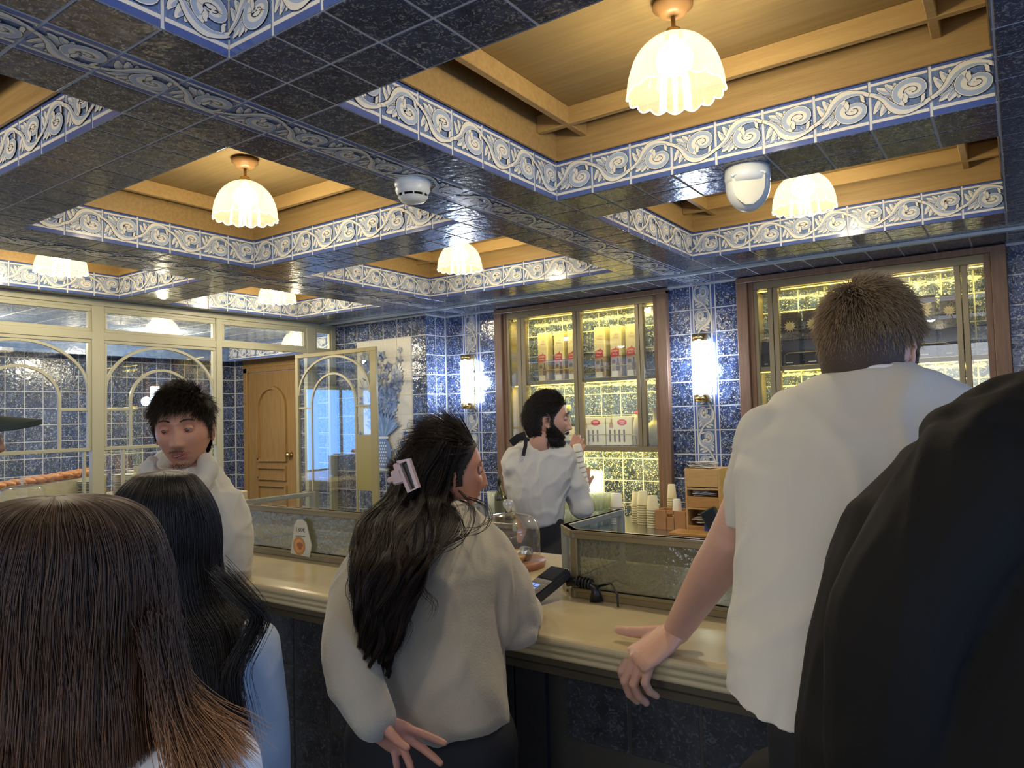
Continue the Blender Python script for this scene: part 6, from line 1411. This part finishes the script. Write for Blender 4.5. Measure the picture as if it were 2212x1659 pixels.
    for k in range(n):
        b = MB(); b.smooth = True; z = k*L_/n; b.lathe([(.001, z+.03), (.019, z+.03), (.0225, z+.002), (.0245, z-.001), (.0225, z-.003)], n=24); b.xf(Mq); b.build('cup', M_cupw, ct)
bartender()
# ---------------------------------------------------------------- 6, 7: two long-haired women in the foreground
def long_hair(label, foot, head, hs, stations, k, seed, hm_, base, wave, wf, cloth, clabel, cl_rings, az=-35, rad=.0004, extra=None, cl_limbs=(), spr=(.0, 1)):
    t, inv = person(label, foot); Hm = hmat(head, az, 0, 0, hs)
    b = MB(); cr = cl_rings
    b.rings([[c_+(Vector(p)-c_)*.86 for p in rg] for rg in cr for c_ in [sum((Vector(p) for p in rg), Vector())/len(rg)]])
    top = sum((Vector(p) for p in cr[-1]), Vector())/len(cr[-1]); limb(b, [Hm @ Vector((0, -.015, -.05)), Hm @ Vector((0, -.03, -.12)), top+Vector((0, 0, -.03))], [.052, .05, .06])
    for pts, rs in cl_limbs: limb(b, pts, [r_*.7 for r_ in rs])
    hip = Vector((foot[0], foot[1], .88)); legs_mb(b, hip, az); body = remesh(b, .012, 4)
    hd = head_mb(False); ear_mb(hd, 1); ear_mb(hd, -1); hd.xf(Hm); hme = hd.mesh('h', [M_skC, M_lip]); me = joinme('body', [(body, 0), (hme, None)], [M_skC, M_lip]); me.transform(inv); obj('body', me, t)
    eyes(t, Hm, inv, skin=M_skC); brow(t, Hm, inv, M_dk, .0024)
    b = MB(); b.rings(cr)
    for pts, rs in cl_limbs: limb(b, pts, rs)
    me = remesh(b, .008, 5, folds(.004, (5, 5, 3), seed)); meshobj(clabel, me, cloth, t, inv)
    b = MB(); legs_mb(b, hip+Vector((0, 0, -.02)), az, .095); b.rings([cr[0], [Vector(p)+Vector((0, 0, -.2)) for p in cr[0]]]); me = remesh(b, .014, 5); meshobj('trousers', me, pmat('dark_denim', (.02, .024, .035), .8), t, inv); shoes(t, inv, hip, az, M_black)
    S = smooth_st(stations, 4)
    b = MB(); b.smooth = True; S2 = [[c_+(p-c_)*.90 for p in rg] for rg in S for c_ in [sum(rg, Vector())/len(rg)]]; b.rings(S2[:-2]); b.xf(inv); b.build('hair_base', base, t)
    A = vol_strands(S, k, 0, 2*pi, (.88, 1.02), wave, wf, .10, seed, 40, t0=(0, .06), t1=(.82, 1.0), clump=.3, frizz=.002)
    strands('hair', A, rad, hm_, t, inv)
    if extra: strands('flyaway_hair', extra, rad, hm_, t, inv)
    return t, inv
def curve_fan(pts, k, sp0, sp1, seed, n=26):
    r = np.random.default_rng(seed); C = np.array([tuple(p) for p in pts]); out = []
    for q in range(k):
        o0 = r.normal(0, sp0, 3); o1 = r.normal(0, sp1, 3); L = []
        for xx in np.linspace(0, len(C)-1, n):
            i = min(int(xx), len(C)-2); f = xx-i; p0, p1, p2, p3 = C[max(i-1, 0)], C[i], C[i+1], C[min(i+2, len(C)-1)]; u = xx/(len(C)-1)
            L.append(.5*((2*p1)+(-p0+p2)*f+(2*p0-5*p1+4*p2-p3)*f*f+(-p0+3*p1-3*p2+p3)*f**3)+o0*(1-u)+o1*u)
        out.append(L)
    return out
d = 1.38; foot = at(370, 1659, 1.36); foot.z = 0
st = [ring(345, 365, 1018, d, .01), ring(298, 410, 1026, d, .065), ring(262, 440, 1062, d, .10), ring(240, 462, 1110, d, .112), ring(236, 470, 1160, d, .115), ring(250, 470, 1220, d, .11), ring(265, 485, 1290, d-.01, .105), ring(290, 525, 1350, d-.03, .10), ring(330, 530, 1410, d-.05, .095), ring(370, 520, 1470, d-.07, .085), ring(400, 515, 1530, d-.08, .07), ring(440, 512, 1600, d-.09, .05), ring(470, 505, 1650, d-.09, .03)]
ex = curve_fan([at(480, 1240, d-.1), at(530, 1290, d-.12), at(560, 1330, d-.12), at(535, 1390, d-.12), at(505, 1450, d-.13), at(515, 1530, d-.13), at(525, 1600, d-.13)], 160, .010, .012, 2)+curve_fan([at(490, 1270, d-.1), at(545, 1320, d-.12), at(548, 1350, d-.12), at(520, 1375, d-.12)], 90, .008, .010, 3)
M_hA = hairmat('straight_black_hair', (.010, .008, .007), (.016, .011, .009), .45, .33)
long_hair('woman with long near-black hair in a pale denim jacket, from behind', foot, at(358, 1152, d), .92, st, 11000, 51, M_hA, pmat('black_hair_base', (.008, .007, .006), .5), .003, 3, pmat('pale_denim', (.50, .56, .62), .85, var=(14, (.42, .49, .57), .8), bump=(500, .0004, 2)), 'denim_jacket',
    [ring(330, 612, 1750, 1.37, .13), ring(335, 606, 1659, 1.37, .13), ring(340, 596, 1560, 1.37, .125), ring(350, 580, 1460, 1.375, .12), ring(355, 562, 1390, 1.38, .11), ring(370, 530, 1340, 1.385, .095), ring(380, 470, 1300, 1.39, .06)], rad=.00042, extra=ex,
    cl_limbs=[([at(540, 1400, 1.36), at(570, 1560, 1.35), at(580, 1750, 1.40)], [.055, .050, .045]), ([at(365, 1420, 1.38), at(330, 1600, 1.38), at(320, 1760, 1.42)], [.055, .05, .045])])
d = .80; foot = at(150, 1659, .78); foot.z = 0
st = [ring(100, 140, 1072, d, .008), ring(20, 225, 1080, d, .06), ring(-40, 282, 1105, d, .085), ring(-70, 316, 1145, d, .10), ring(-92, 338, 1200, d, .108), ring(-105, 350, 1260, d, .112), ring(-110, 356, 1340, d, .112), ring(-110, 362, 1420, d, .11), ring(-110, 372, 1500, d-.01, .105), ring(-115, 395, 1580, d-.015, .10), ring(-120, 420, 1680, d-.02, .095), ring(-120, 420, 1800, d-.02, .09), ring(-90, 380, 1950, d-.02, .06)]
ex = curve_fan([at(350, 1330, d-.03), at(372, 1430, d-.03), at(400, 1500, d-.04), at(450, 1560, d-.05), at(490, 1595, d-.05), at(520, 1630, d-.05)], 420, .006, .012, 4)+curve_fan([at(345, 1350, d-.04), at(365, 1470, d-.05), at(385, 1560, d-.06), at(420, 1640, d-.07), at(450, 1720, d-.07)], 600, .009, .016, 5)
M_hB = hairmat('brown_hair_with_copper_ends', (.050, .026, .014), (.17, .070, .024), .6, .36)
M_hC = hairmat('copper_hair', (.045, .022, .012), (.40, .17, .055), .4, .36)
tt, ii = long_hair('woman with long brown hair with copper ends at the lower left', foot, at(128, 1306, d), .95, st, 13000, 61, M_hB, pmat('brown_hair_base2', (.018, .011, .008), .6), .004, 3, pmat('white_top', (.68, .67, .66), .85), 'white_top',
    [ring(-150, 560, 2100, .79, .12), ring(-150, 545, 1800, .79, .12), ring(-120, 520, 1700, .79, .115), ring(-60, 470, 1620, .795, .10), ring(0, 380, 1550, .80, .07)], rad=.00036,
    cl_limbs=[([at(440, 1680, .78), at(500, 1900, .80)], [.06, .05]), ([at(-80, 1700, .80), at(-150, 2000, .82)], [.055, .05])])
strands('copper_ends', ex, .00036, M_hC, tt, ii)
# ---------------------------------------------------------------- 8: man with a cap at the left edge
def man_cap():
    d = 1.62; foot = at(-75, 1659, d); foot.z = 0
    t, inv = person('man in a dark green cap at the left edge', foot)
    HC = at(-112, 935, d); Hm = hmat(HC, 25, 0, 0, 1.0)
    b = MB(); b.rings([ring(-230, 10-40, 1600, d, .11), ring(-240, -30, 1300, d, .11), ring(-230, -40, 1130, d, .09), ring(-150, -80, 1080, d, .06)]); limb(b, [Hm @ Vector((0, -.015, -.05)), Hm @ Vector((0, -.03, -.12)), at(-105, 1110, d)], [.06, .06, .07]); hip = Vector((foot.x, foot.y, .93)); legs_mb(b, hip, 20); body = remesh(b, .012, 4)
    hd = head_mb(True); ear_mb(hd, 1); ear_mb(hd, -1); hd.xf(Hm); hme = hd.mesh('h', [M_skE, M_lip]); me = joinme('body', [(body, 0), (hme, None)], [M_skE, M_lip]); me.transform(inv); obj('body', me, t); eyes(t, Hm, inv, skin=M_skE)
    b = MB(); b.rings([ring(-260, -20, 1700, d, .14), ring(-260, -25, 1400, d, .14), ring(-255, -30, 1160, d, .12), ring(-190, -60, 1090, d, .08)]); me = remesh(b, .012, 5); meshobj('dark_jacket', me, pmat('dark_jacket_c', (.03, .03, .035), .8), t, inv)
    b = MB(); legs_mb(b, hip, 20, .1); me = remesh(b, .014, 5); meshobj('trousers', me, M_black, t, inv); shoes(t, inv, hip, 20, M_black)
    ct = thing('cap', 'dark green baseball cap worn by the man at the left edge', 'cap', Hm @ Vector((0, 0, .05))); M_cap = pmat('cap_green', (.035, .048, .035), .85); ci = Matrix.Translation(-(Hm @ Vector((0, 0, .05))))
    skull_cap(ct, ci, Hm, M_cap, lambda p: p[2] > .022, 1.09, 'crown')
    b = MB(); b.smooth = True; rs = []
    for v_ in np.linspace(0, 1, 9):
        rs.append([( .074*math.sin(g)*(1-.12*v_), .062+.05*(math.cos(g)-.4)+v_*.085*math.cos(g*.9), .036-.010*v_-.016*abs(math.sin(g))**2) for g in np.linspace(-1.3, 1.3, 15)])
    b.rings(rs, close=False, caps=False); q = [[(x, y, z-.012) for x, y, z in r_] for r_ in rs]; b.rings(q[::-1], close=False, caps=False); b.rings([rs[-1], q[-1]], close=False, caps=False); b.xf(ci @ Hm); b.build('brim', M_cap, ct)
man_cap()
